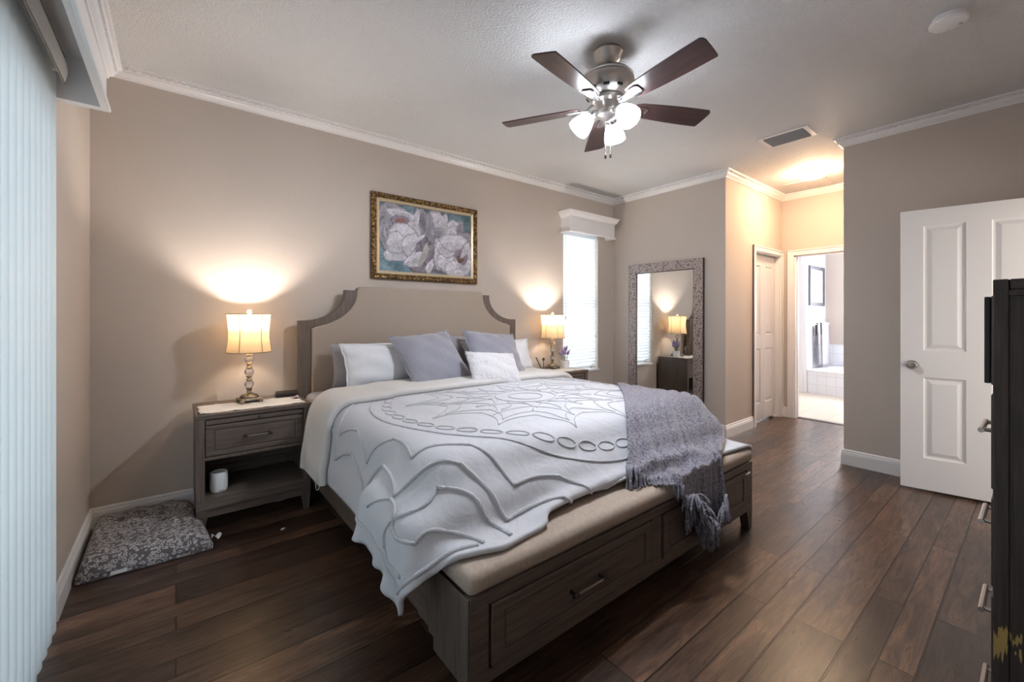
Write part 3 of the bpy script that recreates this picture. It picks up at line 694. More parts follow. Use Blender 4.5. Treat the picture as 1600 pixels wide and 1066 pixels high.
# ------------------------------------------------------------------ table lamps
def table_lamp():
    t = thing('table_lamp', '', 'table lamp')
    MB().box(-0.062, 0.062, -0.062, 0.062, 0.012, 0.030, 0.005).box(-0.066, -0.040, -0.066, -0.040, 0, 0.022, 0.005).box(0.040, 0.066, -0.066, -0.040, 0, 0.022, 0.005).box(-0.066, -0.040, 0.040, 0.066, 0, 0.022, 0.005).box(0.040, 0.066, 0.040, 0.066, 0, 0.022, 0.005).build('base', M['antique'], t)
    MB().lathe([(0.0001, 0.030), (0.052, 0.030), (0.054, 0.036), (0.048, 0.046), (0.030, 0.054), (0.016, 0.062), (0.013, 0.080), (0.020, 0.088), (0.021, 0.092), (0.0001, 0.092)], 36, flute=(0.03, 0.05, 14, 0.05)).build('pedestal', M['antique'], t, smooth=True, angle=50)
    z = 0.092
    for k in range(3):
        cr = MB(); n = 12; prof = [(0.010, z), (0.024, z+0.010), (0.030, z+0.026), (0.024, z+0.042), (0.010, z+0.052)]
        cr.lathe([(0.0001, z)]+prof+[(0.0001, z+0.052)], n); cr.build('crystal_ball', M['crystal'], t)
        MB().lathe([(0.0001, z+0.050), (0.018, z+0.051), (0.021, z+0.055), (0.012, z+0.064), (0.011, z+0.070), (0.021, z+0.079), (0.018, z+0.083), (0.0001, z+0.084)], 24).build('spacer', M['antique'], t, smooth=True, angle=50)
        z += 0.082
    MB().lathe([(0.0001, z), (0.018, z), (0.028, z+0.010), (0.036, z+0.016), (0.038, z+0.022), (0.030, z+0.028), (0.012, z+0.032), (0.010, z+0.040), (0.0001, z+0.040)], 30).build('top_cup', M['antique'], t, smooth=True, angle=50)
    MB().tube([(0, 0, 0.35), (0, 0, 0.42)], 0.009, 12).build('socket', M['antique'], t, smooth=True)
    # drum shade with concave panels: six seams
    def ring(zf):
        P = []; n = 72; r0 = 0.128-0.012*math.sin(PI*zf)+0.002*(1-zf)
        for k in range(n):
            a = 2*PI*k/n; s = abs(math.sin(3*a+0.5)); P.append((r0*(1-0.035*s)*math.cos(a), r0*(1-0.035*s)*math.sin(a)))
        return P
    G = []; zs = [0.332+0.252*i/12 for i in range(13)]; R_ = [ring(i/12) for i in range(13)]
    for k in range(72): G.append([(R_[i][k][0], R_[i][k][1], zs[i]) for i in range(13)])
    sh = MB().grid(G, closed_u=True).build('lamp_shade', M['shade'], t, smooth=True, angle=60)
    tr = MB()
    for i in (0, 12): tr.tube([(R_[i][k][0], R_[i][k][1], zs[i]) for k in range(72)], 0.0028, 6, closed=True)
    for q in range(6):
        kk = int(round((2*PI*q/6-0.5/3+2*PI) % (2*PI)/(2*PI)*72)) % 72
        tr.tube([(R_[i][kk][0]*1.008, R_[i][kk][1]*1.008, zs[i]) for i in range(13)], 0.0022, 6)
    tr.build('shade_seam', M['shadetrim'], sh, smooth=True)
    b = MB()
    for q in range(3):
        a = 2*PI*q/3; b.tube([(0, 0, 0.578), (0.120*math.cos(a), 0.120*math.sin(a), 0.578)], 0.0016, 6)
    b.tube([(0.04, 0, 0.43), (0.055, 0, 0.50), (0.03, 0, 0.572), (0, 0, 0.578)], 0.0016, 6).tube([(-0.04, 0, 0.43), (-0.055, 0, 0.50), (-0.03, 0, 0.572), (0, 0, 0.578)], 0.0016, 6)
    b.tube([(0.0, 0, 0.42), (0.04, 0, 0.43)], 0.0016, 6).tube([(0.0, 0, 0.42), (-0.04, 0, 0.43)], 0.0016, 6)
    b.build('harp', M['antique'], t)
    MB().lathe([(0.004, 0.576), (0.005, 0.584), (0.013, 0.590), (0.017, 0.600), (0.014, 0.611), (0.005, 0.616), (0.0001, 0.617)], 18).build('finial', M['crystal'], t, smooth=True)
    return t
lp = table_lamp(); lp.location = (0.382, 3.295, 0.7025); lp.rotation_euler.z = math.radians(8)
lp['label'] = 'lit table lamp with stacked crystal balls and a tan drum shade on the left nightstand'; lp['group'] = 'matching crystal table lamps'
lp2 = copy_tree(lp); lp2.location = (3.215, 3.33, 0.7025); lp2.rotation_euler.z = math.radians(20)
lp2['label'] = 'lit crystal table lamp with tan drum shade near the narrow window'
for q in (lp, lp2):      # LED bulb: most of its light leaves upwards, a little glows sideways
    point('lamp_bulb_light', (q.location.x, q.location.y, q.location.z+0.480), 5, (1.0, 0.82, 0.62), 0.03)
    l_ = bpy.data.lights.new('lamp_bulb_up', 'SPOT'); l_.energy = 27; l_.color = (1.0, 0.92, 0.84); l_.spot_size = PI*0.94; l_.spot_blend = 0.35; l_.shadow_soft_size = 0.03
    o_ = bpy.data.objects.new('lamp_bulb_up', l_); C.objects.link(o_); o_.location = (q.location.x, q.location.y, q.location.z+0.470); o_.rotation_euler = (PI, 0, 0)

# ------------------------------------------------------------------ small things at the left nightstand
t = thing('smart_speaker', 'small white cylindrical speaker on the open shelf of the nightstand', 'speaker', (0.205, 3.135, 0.2095))
MB().lathe([(0.0001, 0), (0.040, 0.0), (0.044, 0.006), (0.044, 0.012)], 40).build('base_ring', M['plastic_w'], t, smooth=True)
MB().lathe([(0.044, 0.012), (0.046, 0.02), (0.046, 0.105), (0.043, 0.114), (0.038, 0.117), (0.036, 0.114), (0.0001, 0.112)], 40).build('speaker_body', M['plastic_w'], t, smooth=True)
b = MB()
for k in (-1, 0, 1):
    a = math.radians(-75+k*12); b.box(-0.0022, 0.0022, -0.0005, 0.0015, -0.0022, 0.0022, 0, mtx=Matrix.Translation((0.0445*math.cos(a), 0.0445*math.sin(a), 0.009)) @ Matrix.Rotation(a+PI/2, 4, 'Z'))
b.build('port', M['dark'], t)
t = thing('black_case', 'flat black case lying on the nightstand corner next to the headboard', 'case', (0.62, 3.37, 0.7025), math.radians(-6))
MB().box(-0.075, 0.075, -0.06, 0.06, 0, 0.012, 0.004).build('case_base', M['black'], t, smooth=True)
MB().box(-0.068, 0.072, -0.052, 0.060, 0.012, 0.030, 0.004).build('case_lid', M['bronze'], t)
M['pinkpaper'] = mat('pinkish_paper', (0.45, 0.33, 0.34, 1), 0.8)
G = [[(0.63+0.012*i, 3.20+0.03*j+0.004*i, 0.706+0.006*math.sin(i*1.1+j)+0.004) for j in range(4)] for i in range(5)]
o = MB().grid(G).build('paper_scrap', M['pinkpaper'], smooth=True); o.modifiers.new('s', 'SOLIDIFY').thickness = 0.001
tag(o, 'small crumpled pinkish wrapper beside the black case', 'paper')
P = [(0.62, 3.40, 0.01), (0.60, 3.15, 0.006), (0.56, 3.03, 0.10), (0.585, 3.04, 0.115), (0.62, 3.05, 0.135), (0.655, 3.07, 0.15)]
def smooth_path(P, n=8):
    out = []; Q = [P[0]]+list(P)+[P[-1]]
    for i in range(1, len(Q)-2):
        a, b_, c, d = [Vector(q) for q in Q[i-1:i+3]]
        for k in range(n):
            t_ = k/n; out.append(tuple(0.5*((2*b_)+(-a+c)*t_+(2*a-5*b_+4*c-d)*t_*t_+(-a+3*b_-3*c+d)*t_**3)))
    out.append(tuple(P[-1])); return out
o = MB().tube(smooth_path([(0.655, 3.10, 0.13), (0.63, 3.13, 0.085), (0.56, 3.17, 0.045), (0.50, 3.22, 0.03), (0.44, 3.34, 0.008), (0.42, 3.46, 0.006)]), 0.0028, 8).build('power_cord', M['plastic_w'], smooth=True)
tag(o, 'thin white cord drooping beneath the left nightstand', 'cord')
o = MB().box(-0.012, 0.012, -0.008, 0.008, 0, 0.003, 0.001).build('paper_scrap', M['ceramic']); o.location = (0.50, 2.83, 0.0); o.rotation_euler.z = 0.8
tag(o, 'tiny white scrap on the dark floor in front of the left nightstand', 'paper')

# ------------------------------------------------------------------ pet bed
def pet_bed():
    m = mat('bone_print_fleece', (0.1, 0.09, 0.09, 1), 0.95); v = coords(m)
    nz = N(m, 'ShaderNodeTexNoise'); nz.inputs['Scale'].default_value = 6; L(m, v, nz.inputs['Vector'])
    vo = N(m, 'ShaderNodeTexVoronoi'); vo.feature = 'DISTANCE_TO_EDGE'; vo.inputs['Scale'].default_value = 58
    mv = N(m, 'ShaderNodeMapping'); mv.inputs['Scale'].default_value = (1, 1.7, 1); mv.inputs['Rotation'].default_value = (0, 0, 0.5); L(m, v, mv.inputs[0]); L(m, mv.outputs[0], vo.inputs['Vector'])
    vc = N(m, 'ShaderNodeTexVoronoi'); vc.inputs['Scale'].default_value = 58; L(m, mv.outputs[0], vc.inputs['Vector'])
    c = ramp(m, vc.outputs['Distance'], [(0.0, (0.10, 0.09, 0.09, 1)), (0.22, (0.12, 0.105, 0.105, 1)), (0.30, (0.50, 0.47, 0.46, 1)), (0.46, (0.42, 0.39, 0.38, 1)), (0.56, (0.13, 0.115, 0.115, 1))])
    L(m, c, BS(m).inputs['Base Color']); bump(m, noise(m, v, 180, 3), 0.7, 0.004)
    M['petfab'] = m
    corners = [Vector((-0.372, 2.835, 0)), Vector((0.158, 2.82, 0)), Vector((0.080, 3.475, 0)), Vector((-0.372, 3.475, 0))]
    t = thing('pet_bed', 'flat tufted pet cushion with a grey bone-like print on the floor in the left corner', 'pet bed', (-0.13, 3.15, 0))
    tufts = [(0.25, 0.3), (0.5, 0.3), (0.75, 0.3), (0.25, 0.7), (0.5, 0.7), (0.75, 0.7), (0.38, 0.5), (0.64, 0.5)]
    n = 56
    def P(u, v_, top):
        p = (corners[0]*(1-u)+corners[1]*u)*(1-v_)+(corners[3]*(1-u)+corners[2]*u)*v_
        e = max(abs(2*u-1), abs(2*v_-1)); eu = (1-abs(2*u-1)**6)*(1-abs(2*v_-1)**6)
        hh = 0.050+0.075*eu**0.5
        for a, b_ in tufts:
            d2 = ((u-a)**2+(v_-b_)**2)/0.0045; hh -= 0.040*math.exp(-d2)
        hh += 0.006*math.sin(u*19)*math.sin(v_*16)
        hh = max(hh, 0.035)
        if v_ > 0.3 and p.x > 0.084: p.x = 0.084
        if not top: hh = 0.004
        elif e > 0.90: hh = 0.028+(hh-0.028)*math.sqrt(max(0, 1-((e-0.90)/0.10)**2))
        return (p.x, p.y, hh if top else 0.004)
    mb = MB()
    G = [[P(i/n, j/n, True) for j in range(n+1)] for i in range(n+1)]; mb.grid(G)
    G2 = [[P(i/n, j/n, False) for j in range(n+1)] for i in range(n+1)]
    bd = [(i, 0) for i in range(n)]+[(n, j) for j in range(n)]+[(i, n) for i in range(n, 0, -1)]+[(0, j) for j in range(n, 0, -1)]
    mb.grid([[G[i][j], (G[i][j][0], G[i][j][1], 0.017), G2[i][j]] for i, j in bd], closed_u=True)
    mb.build('cushion_body', M['petfab'], t, smooth=True, angle=70, world=True)
    MB().tube([(G[i][j][0], G[i][j][1], 0.03) for i, j in bd], 0.003, 6, closed=True).build('piping', M['petfab'], t, smooth=True, world=True)
    MB().grid([[(0.155+0.045*i/5, 2.86+0.02*j+0.01*math.sin(i*1.2), 0.045+0.012*math.sin(i*1.5+j)) for j in range(3)] for i in range(6)]).build('care_tag', M['ceramic'], t, smooth=True, world=True)
    MB().box(-0.25, -0.19, 2.828, 2.834, 0.008, 0.026, 0.001).build('sewn_label', M['ceramic'], t, world=True)
pet_bed()

# ------------------------------------------------------------------ bed
BX0, BX1, BY = 0.705, 2.747, 1.09
bed = thing('bed', 'king bed with scooped taupe upholstered headboard and drawer bench footboard', 'bed', (1.726, 2.3, 0))
def scoop(cx, s, rx, rz, n=14, cz=1.466):
    """quarter ellipse from its bottom to its inner end; s=+1 left side"""
    return [(cx+s*rx*math.sin(PI/2*k/n), cz-rz*math.cos(PI/2*k/n)) for k in range(n+1)]
XC = 1.726
lo = [(BX0, 0.02), (BX0, 1.241)]+scoop(0.74, 1, 0.296, 0.225)+[(1.036, 1.478), (1.122, 1.478)]+[(x, z) for x, z in scoop(0.74, 1, 0.382, 0.276)[::-1] if x > 0.792]+[(0.790, 1.190), (0.790, 0.02)]
hb_ = MB().extrude(lo, 3.395, 3.455, 'y', bev=0.003)
hb_.extrude([(2*XC-x, z) for x, z in lo], 3.395, 3.455, 'y', bev=0.003)
hb_.box(0.79, 2*XC-0.79, 3.441, 3.455, 0.3, 1.17).box(1.14, 2*XC-1.14, 3.441, 3.455, 1.17, 1.46)
hb_.build('headboard_frame', M['wood_z'], bed, world=True)
inn = [(0.790, 0.30), (0.790, 1.180)]+[(x, z) for x, z in scoop(0.74, 1, 0.382, 0.276) if x > 0.80]+[(1.124, 1.484), (1.135, 1.499), (1.155, 1.506)]
inn2 = inn+[(2*XC-x, z) for x, z in inn[::-1]]
MB().extrude(inn2, 3.375, 3.440, 'y', bev=0.014, seg=4).build('headboard_upholstery', M['uphol'], bed, smooth=True, angle=40, world=True)
for x in (BX0+0.012, BX1-0.062):
    MB().box(x, x+0.05, BY+0.30, 3.40, 0.155, 0.40, 0.004).build('side_rail', M['wood_y'], bed, world=True)
# bench footboard
BZ = 0.402
MB().box(BX0, BX1-0.03, BY, BY+0.04, 0.362, BZ, 0.003).box(BX0, BX1-0.03, BY, BY+0.035, 0.115, 0.155, 0.003).box(BX0+0.0, BX0+0.07, BY+0.001, BY+0.035, 0.155, 0.362, 0.002).box(BX1-0.10, BX1-0.03, BY+0.001, BY+0.035, 0.155, 0.362, 0.002).box(1.67, 1.745, BY+0.001, BY+0.035, 0.155, 0.362, 0.002).box(BX0+0.02, BX1-0.06, BY+0.035, BY+0.40, 0.135, 0.155).build('bench_frame', M['wood_x'], bed, world=True)
for a_ in (BX0-0.006, BX1-0.0295): MB().box(a_, a_+0.0055, BY+0.004, BY+0.23, 0.115, BZ-0.001, 0.002).build('bench_side_panel', M['wood_z'], bed, world=True)
for a_ in (BX0+0.012, BX1-0.06): MB().box(a_, a_+0.019, BY+0.04, BY+0.30, 0.13, BZ-0.005, 0.002).build('bench_back_panel', M['wood_z'], bed, world=True)
def soft_box(x0, x1, y0, y1, z0, z1, r, crown=0.0, sub=(40, 10), seed=0):
    """rounded upholstered slab with a slightly crowned top"""
    b = bmesh.new(); bmesh.ops.create_cube(b, size=1)
    for w in b.verts: w.co = Vector(((x0+x1)/2+w.co.x*(x1-x0), (y0+y1)/2+w.co.y*(y1-y0), (z0+z1)/2+w.co.z*(z1-z0)))
    bmesh.ops.bevel(b, geom=b.edges[:]+b.verts[:], offset=r, segments=4, profile=0.5, affect='EDGES')
    es = [e for e in b.edges if e.calc_length() > (x1-x0)*0.5]; bmesh.ops.subdivide_edges(b, edges=es, cuts=sub[0], use_grid_fill=True)
    es = [e for e in b.edges if e.calc_length() > (y1-y0)*0.4]; bmesh.ops.subdivide_edges(b, edges=es, cuts=sub[1], use_grid_fill=True)
    for w in b.verts:
        if w.co.z > (z0+z1)/2:
            u = 2*(w.co.x-x0)/(x1-x0)-1; v_ = 2*(w.co.y-y0)/(y1-y0)-1
            w.co.z += crown*max(0, (1-u**8))*max(0, (1-v_**2)) + 0.0015*math.sin(w.co.x*13+seed)*math.sin(w.co.y*11)
    return MB().bm(b)
soft_box(BX0-0.006, BX1-0.024, BY-0.004, BY+0.305, BZ, BZ+0.072, 0.028, 0.010).build('bench_cushion', M['cushion'], bed, smooth=True, angle=60, world=True)
for x0, x1 in ((0.785, 1.66), (1.755, 2.635)):
    o = drawer_front(x0, x1, 0.160, 0.357, BY-0.006, 0.06).build('drawer', M['wood_x'], bed, world=True)
    bar_handle((x0+x1)/2+0.0, 0.255, BY-0.006, 0.16, o)
M['steel'] = M['chrome']
MB().tube([(2.60, BY-0.008, 0.345), (2.645, BY-0.012, 0.352)], [0.003, 0.007], 8).build('drawer_catch', M['chrome'], bed, world=True)
for sx_ in (0, 1):
    X = BX0-0.004 if sx_ == 0 else BX1-0.030; i = 1 if sx_ == 0 else -1; V = []
    for z, w_, off in ((0.118, 0.072, 0.0), (0.0, 0.034, 0.004)):
        a, b_ = X+i*off, X+i*(off+w_); V += [(a, BY+0.002, z), (b_, BY+0.002, z), (b_, BY+0.05, z), (a, BY+0.05, z)]
    MB().add(V, [(0, 1, 2, 3), (4, 5, 6, 7), (0, 1, 5, 4), (1, 2, 6, 5), (2, 3, 7, 6), (3, 0, 4, 7)]).build('leg', M['wood_z'], bed, world=True)
MB().box(1.68, 1.76, 2.3, 2.38, 0, 0.16).build('support_leg', M['wood_z'], bed, world=True)
MB().box(BX0+0.062, BX1-0.062, BY+0.42, 3.38, 0.16, 0.34, 0.01).build('slat_base', M['dark'], bed, world=True)
mt_ = soft_box(0.735, 2.705, 1.40, 3.372, 0.34, 0.715, 0.05, 0.0, (50, 50))
o = mt_.build('mattress', M['sheet'], smooth=True, angle=60); tag(o, 'thick mattress under a grey fitted sheet, showing at the head of the bed', 'mattress')

# ------------------------------------------------------------------ cloth solver (position based) for the bedding
def cloth(x0, x1, y0, y1, h, z0, boxes, thick, steps=260, seed=0, slack=1.01, relief=0.0, gy=-0.0, shape=None):
    rng = np.random.default_rng(seed)
    nu = int(round((x1-x0)/h))+1; nv = int(round((y1-y0)/h))+1
    X, Y = np.meshgrid(np.linspace(x0, x1, nu), np.linspace(y0, y1, nv), indexing='ij')
    if gy:   # front hem cut back towards the left corner
        off = gy*np.clip((0.86-X)/0.36, 0, 1); Y = Y+off*(y1-Y)/(y1-y0)
    p = np.stack([X, Y, np.full_like(X, z0)], -1); P0 = p.copy()
    lf = np.zeros_like(X)
    for k in range(10):
        a, b_, c = rng.normal(0, 5, 2).tolist()+[rng.uniform(0, 6.28)]; lf += np.sin(a*X+b_*Y+c)
    p[..., 2] += 0.004*lf
    k_ = slack+0.004*lf/3
    def RL(a, b_, ka): return np.linalg.norm(b_-a, axis=-1)*ka
    ru, rv = RL(P0[:-1], P0[1:], k_[:-1]), RL(P0[:, :-1], P0[:, 1:], k_[:, :-1])
    rd, re = RL(P0[:-1, :-1], P0[1:, 1:], k_[:-1, :-1]), RL(P0[:-1, 1:], P0[1:, :-1], k_[:-1, 1:])
    bu, bv = RL(P0[:-2], P0[2:], k_[:-2]), RL(P0[:, :-2], P0[:, 2:], k_[:, :-2])
    q = p.copy(); dt = 1/90
    B = [(np.array(c), np.array(e), r, fr) for c, e, r, fr in boxes]
    def con(a, b_, rl, k):
        d = b_-a; ln = np.sqrt((d*d).sum(-1))+1e-9; s = (k*0.5*(ln-rl)/ln)[..., None]*d; a += s; b_ -= s
    for st in range(steps):
        vel = (p-q)*0.985; q = p.copy(); p = p+vel; p[..., 2] -= 9.8*dt*dt
        for it in range(5):
            for s_ in (0, 1):
                con(p[s_:-1:2], p[s_+1::2], ru[s_::2], 1.0)
                con(p[:, s_:-1:2], p[:, s_+1::2], rv[:, s_::2], 1.0)
                con(p[s_:-1:2, :-1], p[s_+1::2, 1:], rd[s_::2], 0.35)
                con(p[s_:-1:2, 1:], p[s_+1::2, :-1], re[s_::2], 0.35)
            for s_ in range(4):
                a = p[s_::4]; b_ = p[s_+2::4]; n1 = min(a.shape[0], b_.shape[0])
                if n1: con(a[:n1], b_[:n1], bu[s_::4][:n1], 0.30)
                a = p[:, s_::4]; b_ = p[:, s_+2::4]; n1 = min(a.shape[1], b_.shape[1])
                if n1: con(a[:, :n1], b_[:, :n1], bv[:, s_::4][:, :n1], 0.30)
            for c, e, r, fr in B:
                d = p-c; ad = np.abs(d)-(e-r); mx = np.maximum(ad, 0); lo_ = np.sqrt((mx*mx).sum(-1))
                ins = np.minimum(ad.max(-1), 0); sd = lo_+ins-r
                hit = sd < thick
                if hit.any():
                    g = mx/np.maximum(lo_, 1e-9)[..., None]
                    am = ad.argmax(-1); gi = np.eye(3)[am]; g = np.where((lo_ > 1e-6)[..., None], g, gi)*np.sign(d)
                    push = np.where(hit, thick-sd, 0)[..., None]*g; p += push
                    if it == 4: q = np.where(hit[..., None], q+(p-q)*fr, q)
            np.maximum(p[..., 2], 0.012, out=p[..., 2])
    return p
def sub2(P):
    """smooth x2 resampling of a grid (Catmull-Rom mid points)"""
    def up(A):
        n = A.shape[0]; E = np.concatenate([2*A[:1]-A[1:2], A, 2*A[-1:]-A[-2:-1]], 0)
        mid = (-E[:-3]+9*E[1:-2]+9*E[2:-1]-E[3:])/16
        out = np.zeros((2*n-1,)+A.shape[1:]); out[0::2] = A; out[1::2] = mid; return out
    return up(up(P).swapaxes(0, 1)).swapaxes(0, 1)
def smooth(P, k=1):
    for _ in range(k):
        Q = P.copy(); Q[1:-1, 1:-1] = (4*P[1:-1, 1:-1]+P[2:, 1:-1]+P[:-2, 1:-1]+P[1:-1, 2:]+P[1:-1, :-2])/8; P = Q
    return P
def gnorm(P):
    du = np.gradient(P, axis=0); dv = np.gradient(P, axis=1); n = np.cross(du, dv); return n/np.maximum(np.linalg.norm(n, axis=-1), 1e-9)[..., None]

bedboxes = [((1.72, 2.385, 0.52), (0.985, 1.01, 0.20), 0.10, 0.6),
            ((1.72, 2.385, 0.50), (0.66, 0.80, 0.232), 0.05, 0.6),
            ((1.72, 1.45, 0.46), (0.985, 0.16, 0.16), 0.09, 0.6),
            ((1.713, 1.29, 0.23), (1.014, 0.204, 0.245), 0.03, 0.75),
            ((1.726, 2.3, 0.28), (1.021, 1.1, 0.12), 0.01, 0.5),
            ((1.726, 3.42, 0.7), (1.021, 0.045, 0.7), 0.01, 0.5)]
HS = 0.026; X0C, Y0C, GYC = 0.435, 1.175, 0.21
CM = cloth(X0C, 3.02, Y0C, 2.72, HS, 0.80, bedboxes+[((0.665, 1.53, 0.36), (0.06, 0.24, 0.20), 0.05, 0.5)], 0.028, 240, 3, gy=GYC)
CM = smooth(CM, 3)
comf = thing('comforter', 'white cotton comforter with raised tufted medallion pattern spread over the bed', 'comforter', (1.72, 2.2, 0.75))
CF = sub2(CM)
def sheet_mesh(P, name, m, parent, thick, off=1):
    o = MB().grid(P.tolist()).build(name, m, parent, smooth=True, angle=180, world=parent is not None)
    md = o.modifiers.new('s', 'SOLIDIFY'); md.thickness = thick; md.offset = off; return o
o = sheet_mesh(CF, 'comforter_cloth', M['comf'], comf, 0.016, -1)
# the far foot corner is tucked under: its cloth is left out
b = bmesh.new(); b.from_mesh(o.data); b.verts.ensure_lookup_table(); nv_ = CF.shape[1]
iu = int((2.71-X0C)/(3.02-X0C)*(CF.shape[0]-1)); jv = int((1.40-Y0C)/(2.72-Y0C)*(nv_-1))
bmesh.ops.delete(b, geom=[v for v in b.verts if v.index//nv_ > iu and v.index % nv_ < jv], context='VERTS'); b.to_mesh(o.data); b.free()
CN = gnorm(CM); 
if CN[CM.shape[0]//2, CM.shape[1]//2, 2] < 0: CN = -CN
# turned back top of the comforter: its own thicker layer
FD = cloth(0.375, 3.07, 2.60, 2.985, HS, 0.84, [(c, e, r, f) for c, e, r, f in bedboxes]+[((0.394, 3.248, 0.35), (0.31, 0.23, 0.36), 0.01, 0.6), ((3.15, 3.262, 0.35), (0.31, 0.23, 0.36), 0.01, 0.6)], 0.072, 200, 5)
FD = smooth(FD, 2)
FU = sub2(FD); FN = gnorm(FU)
if FN[FU.shape[0]//2, FU.shape[1]//2, 2] < 0: FN = -FN
n0, n1 = FU.shape[:2]; G = []
R0 = 0.022
for i in range(n0):
    row = []
    for j in range(n1): row.append(tuple(FU[i, j]))
    # rounded rolled edge on the foot side
    a, b_ = FU[i, 0], FU[i, 1]; t_ = (a-b_)/max(np.linalg.norm(a-b_), 1e-9); nn = FN[i, 0]
    edge = [tuple(a+t_*R0*math.sin(th)-nn*R0*(1-math.cos(th))) for th in [PI*k/6 for k in range(1, 7)]]
    under = [tuple(FU[i, j]-FN[i, j]*2*R0) for j in range(0, 10)]
    G.append(under[::-1]+edge[::-1]+row)
MB().grid(G).build('turned_back_edge', M['fold'], comf, smooth=True, angle=180, world=True)

# tufted lines drawn in cloth space and laid on the surface
def samp(x, y, lift=0.0015, P=CM, Nn=None):
    Nn = CN if Nn is None else Nn
    fx = (x-X0C)*(CM.shape[0]-1)/(3.02-X0C); fy = (y-Y0C)*(CM.shape[1]-1)/(2.72-Y0C)
    g_ = GYC*min(1, max(0, (0.86-x)/0.36)); fy = (y-Y0C-g_)*(CM.shape[1]-1)/(2.72-Y0C-g_)
    if x > 2.69 and y < 1.40: return None
    if fx < 0.2 or fy < 0.2 or fx > CM.shape[0]-1.2 or fy > CM.shape[1]-1.2: return None
    i, j = int(fx), int(fy); a, b_ = fx-i, fy-j
    f = lambda A: (A[i, j]*(1-a)*(1-b_)+A[i+1, j]*a*(1-b_)+A[i, j+1]*(1-a)*b_+A[i+1, j+1]*a*b_)
    return tuple(f(P)+f(Nn)*lift)
tm = MB()
def tuft(pts, r=0.0048):
    run = []
    for p in pts+[None]:
        s_ = samp(*p) if p is not None else None
        if s_ is None or (p is not None and p[1] > 2.66):
            if len(run) > 7: tm.tube(run, [1.15*r*random.uniform(0.8, 1.25) for _ in run], 6)
            run = []
        else: run.append(s_)
MC = (1.74, 2.20)
def pol(r, a): return (MC[0]+r*math.cos(a), MC[1]+r*math.sin(a))
def seg(a, b_, bow=0.0, n=None):
    n = n or max(4, int(math.dist(a, b_)/0.012)); dx, dy = b_[0]-a[0], b_[1]-a[1]
    return [(a[0]+dx*k/n-dy*bow*math.sin(PI*k/n), a[1]+dy*k/n+dx*bow*math.sin(PI*k/n)) for k in range(n+1)]
for r in (0.855,): tuft([pol(r, 2*PI*k/400) for k in range(401)], 0.0045)
for k in range(44):       # chain of ovals
    a0 = 2*PI*k/44; c = pol(0.775, a0); tx, ty = -math.sin(a0), math.cos(a0)
    tuft([(c[0]+0.047*math.cos(q)*tx+0.024*math.sin(q)*math.cos(a0), c[1]+0.047*math.cos(q)*ty+0.024*math.sin(q)*math.sin(a0)) for q in [2*PI*i/18 for i in range(19)]], 0.0034)
def lotus(rv, rp, n, ph, r, bow=0.10):
    for k in range(n):
        a0 = ph+2*PI*k/n; am = a0+PI/n; a1 = a0+2*PI/n
        tuft(seg(pol(rv, a0), pol(rp, am), bow), r); tuft(seg(pol(rp, am), pol(rv, a1), bow), r)
lotus(1.06, 0.955, 16, math.radians(-130), 0.0062, 0.06)
lotus(1.20, 1.07, 16, math.radians(-130), 0.0072, 0.06)
lotus(0.68, 0.50, 12, 0.2, 0.0024); lotus(0.60, 0.42, 12, 0.2, 0.0024); lotus(0.52, 0.30, 8, 0.6, 0.0024); lotus(0.34, 0.22, 8, 0.3, 0.0024)
for r in (0.18, 0.10): tuft([pol(r, 2*PI*k/60) for k in range(61)], 0.0034)
for k in range(16): tuft(seg(pol(0.20, k*PI/8), pol(0.40, k*PI/8+0.2), 0.15), 0.0032)
def hem_pt(x, d): return (x, Y0C+GYC*min(1, max(0, (0.86-x)/0.36))+d)
def tuft_hem(pts, r, bow=0.0):       # points given as (x, distance from the front hem)
    for a_, b_ in zip(pts[:-1], pts[1:]): tuft([hem_pt(x, d) for x, d in seg(a_, b_, bow)], r)
tuft_hem([(0.505, 0.03), (0.505, 0.55)], 0.006); tuft_hem([(0.505, 0.03), (0.80, 0.035)], 0.006)
tuft_hem([(0.56, 0.06), (0.54, 0.20), (0.64, 0.25)], 0.006, 0.15)
tuft_hem([(0.64, 0.25), (0.80, 0.30)], 0.007, -0.2); tuft_hem([(0.80, 0.30), (0.90, 0.14)], 0.007, 0.2); tuft_hem([(0.90, 0.14), (0.92, 0.03)], 0.006, 0.1)
tuft_hem([(0.64, 0.25), (0.66, 0.12)], 0.006, -0.25); tuft_hem([(0.66, 0.12), (0.76, 0.13), (0.82, 0.04)], 0.006, 0.2)
tuft_hem([(0.58, 0.42), (0.66, 0.36), (0.64, 0.25)], 0.006, 0.1)
tm.build('tufted_trim', M['tuft'], comf, smooth=True, angle=180, world=True)
# little loop tie at the corner of the turned back edge
e0 = FU[2, 2]; P = [(e0[0]+0.0, e0[1], e0[2]+0.01), (e0[0]-0.012, e0[1]-0.01, e0[2]-0.03), (e0[0]-0.004, e0[1]-0.012, e0[2]-0.055), (e0[0]+0.010, e0[1]-0.008, e0[2]-0.035), (e0[0]+0.006, e0[1], e0[2]+0.01)]
MB().tube(smooth_path(P, 5), 0.002, 6).build('corner_tie', M['fold'], comf, smooth=True, world=True)

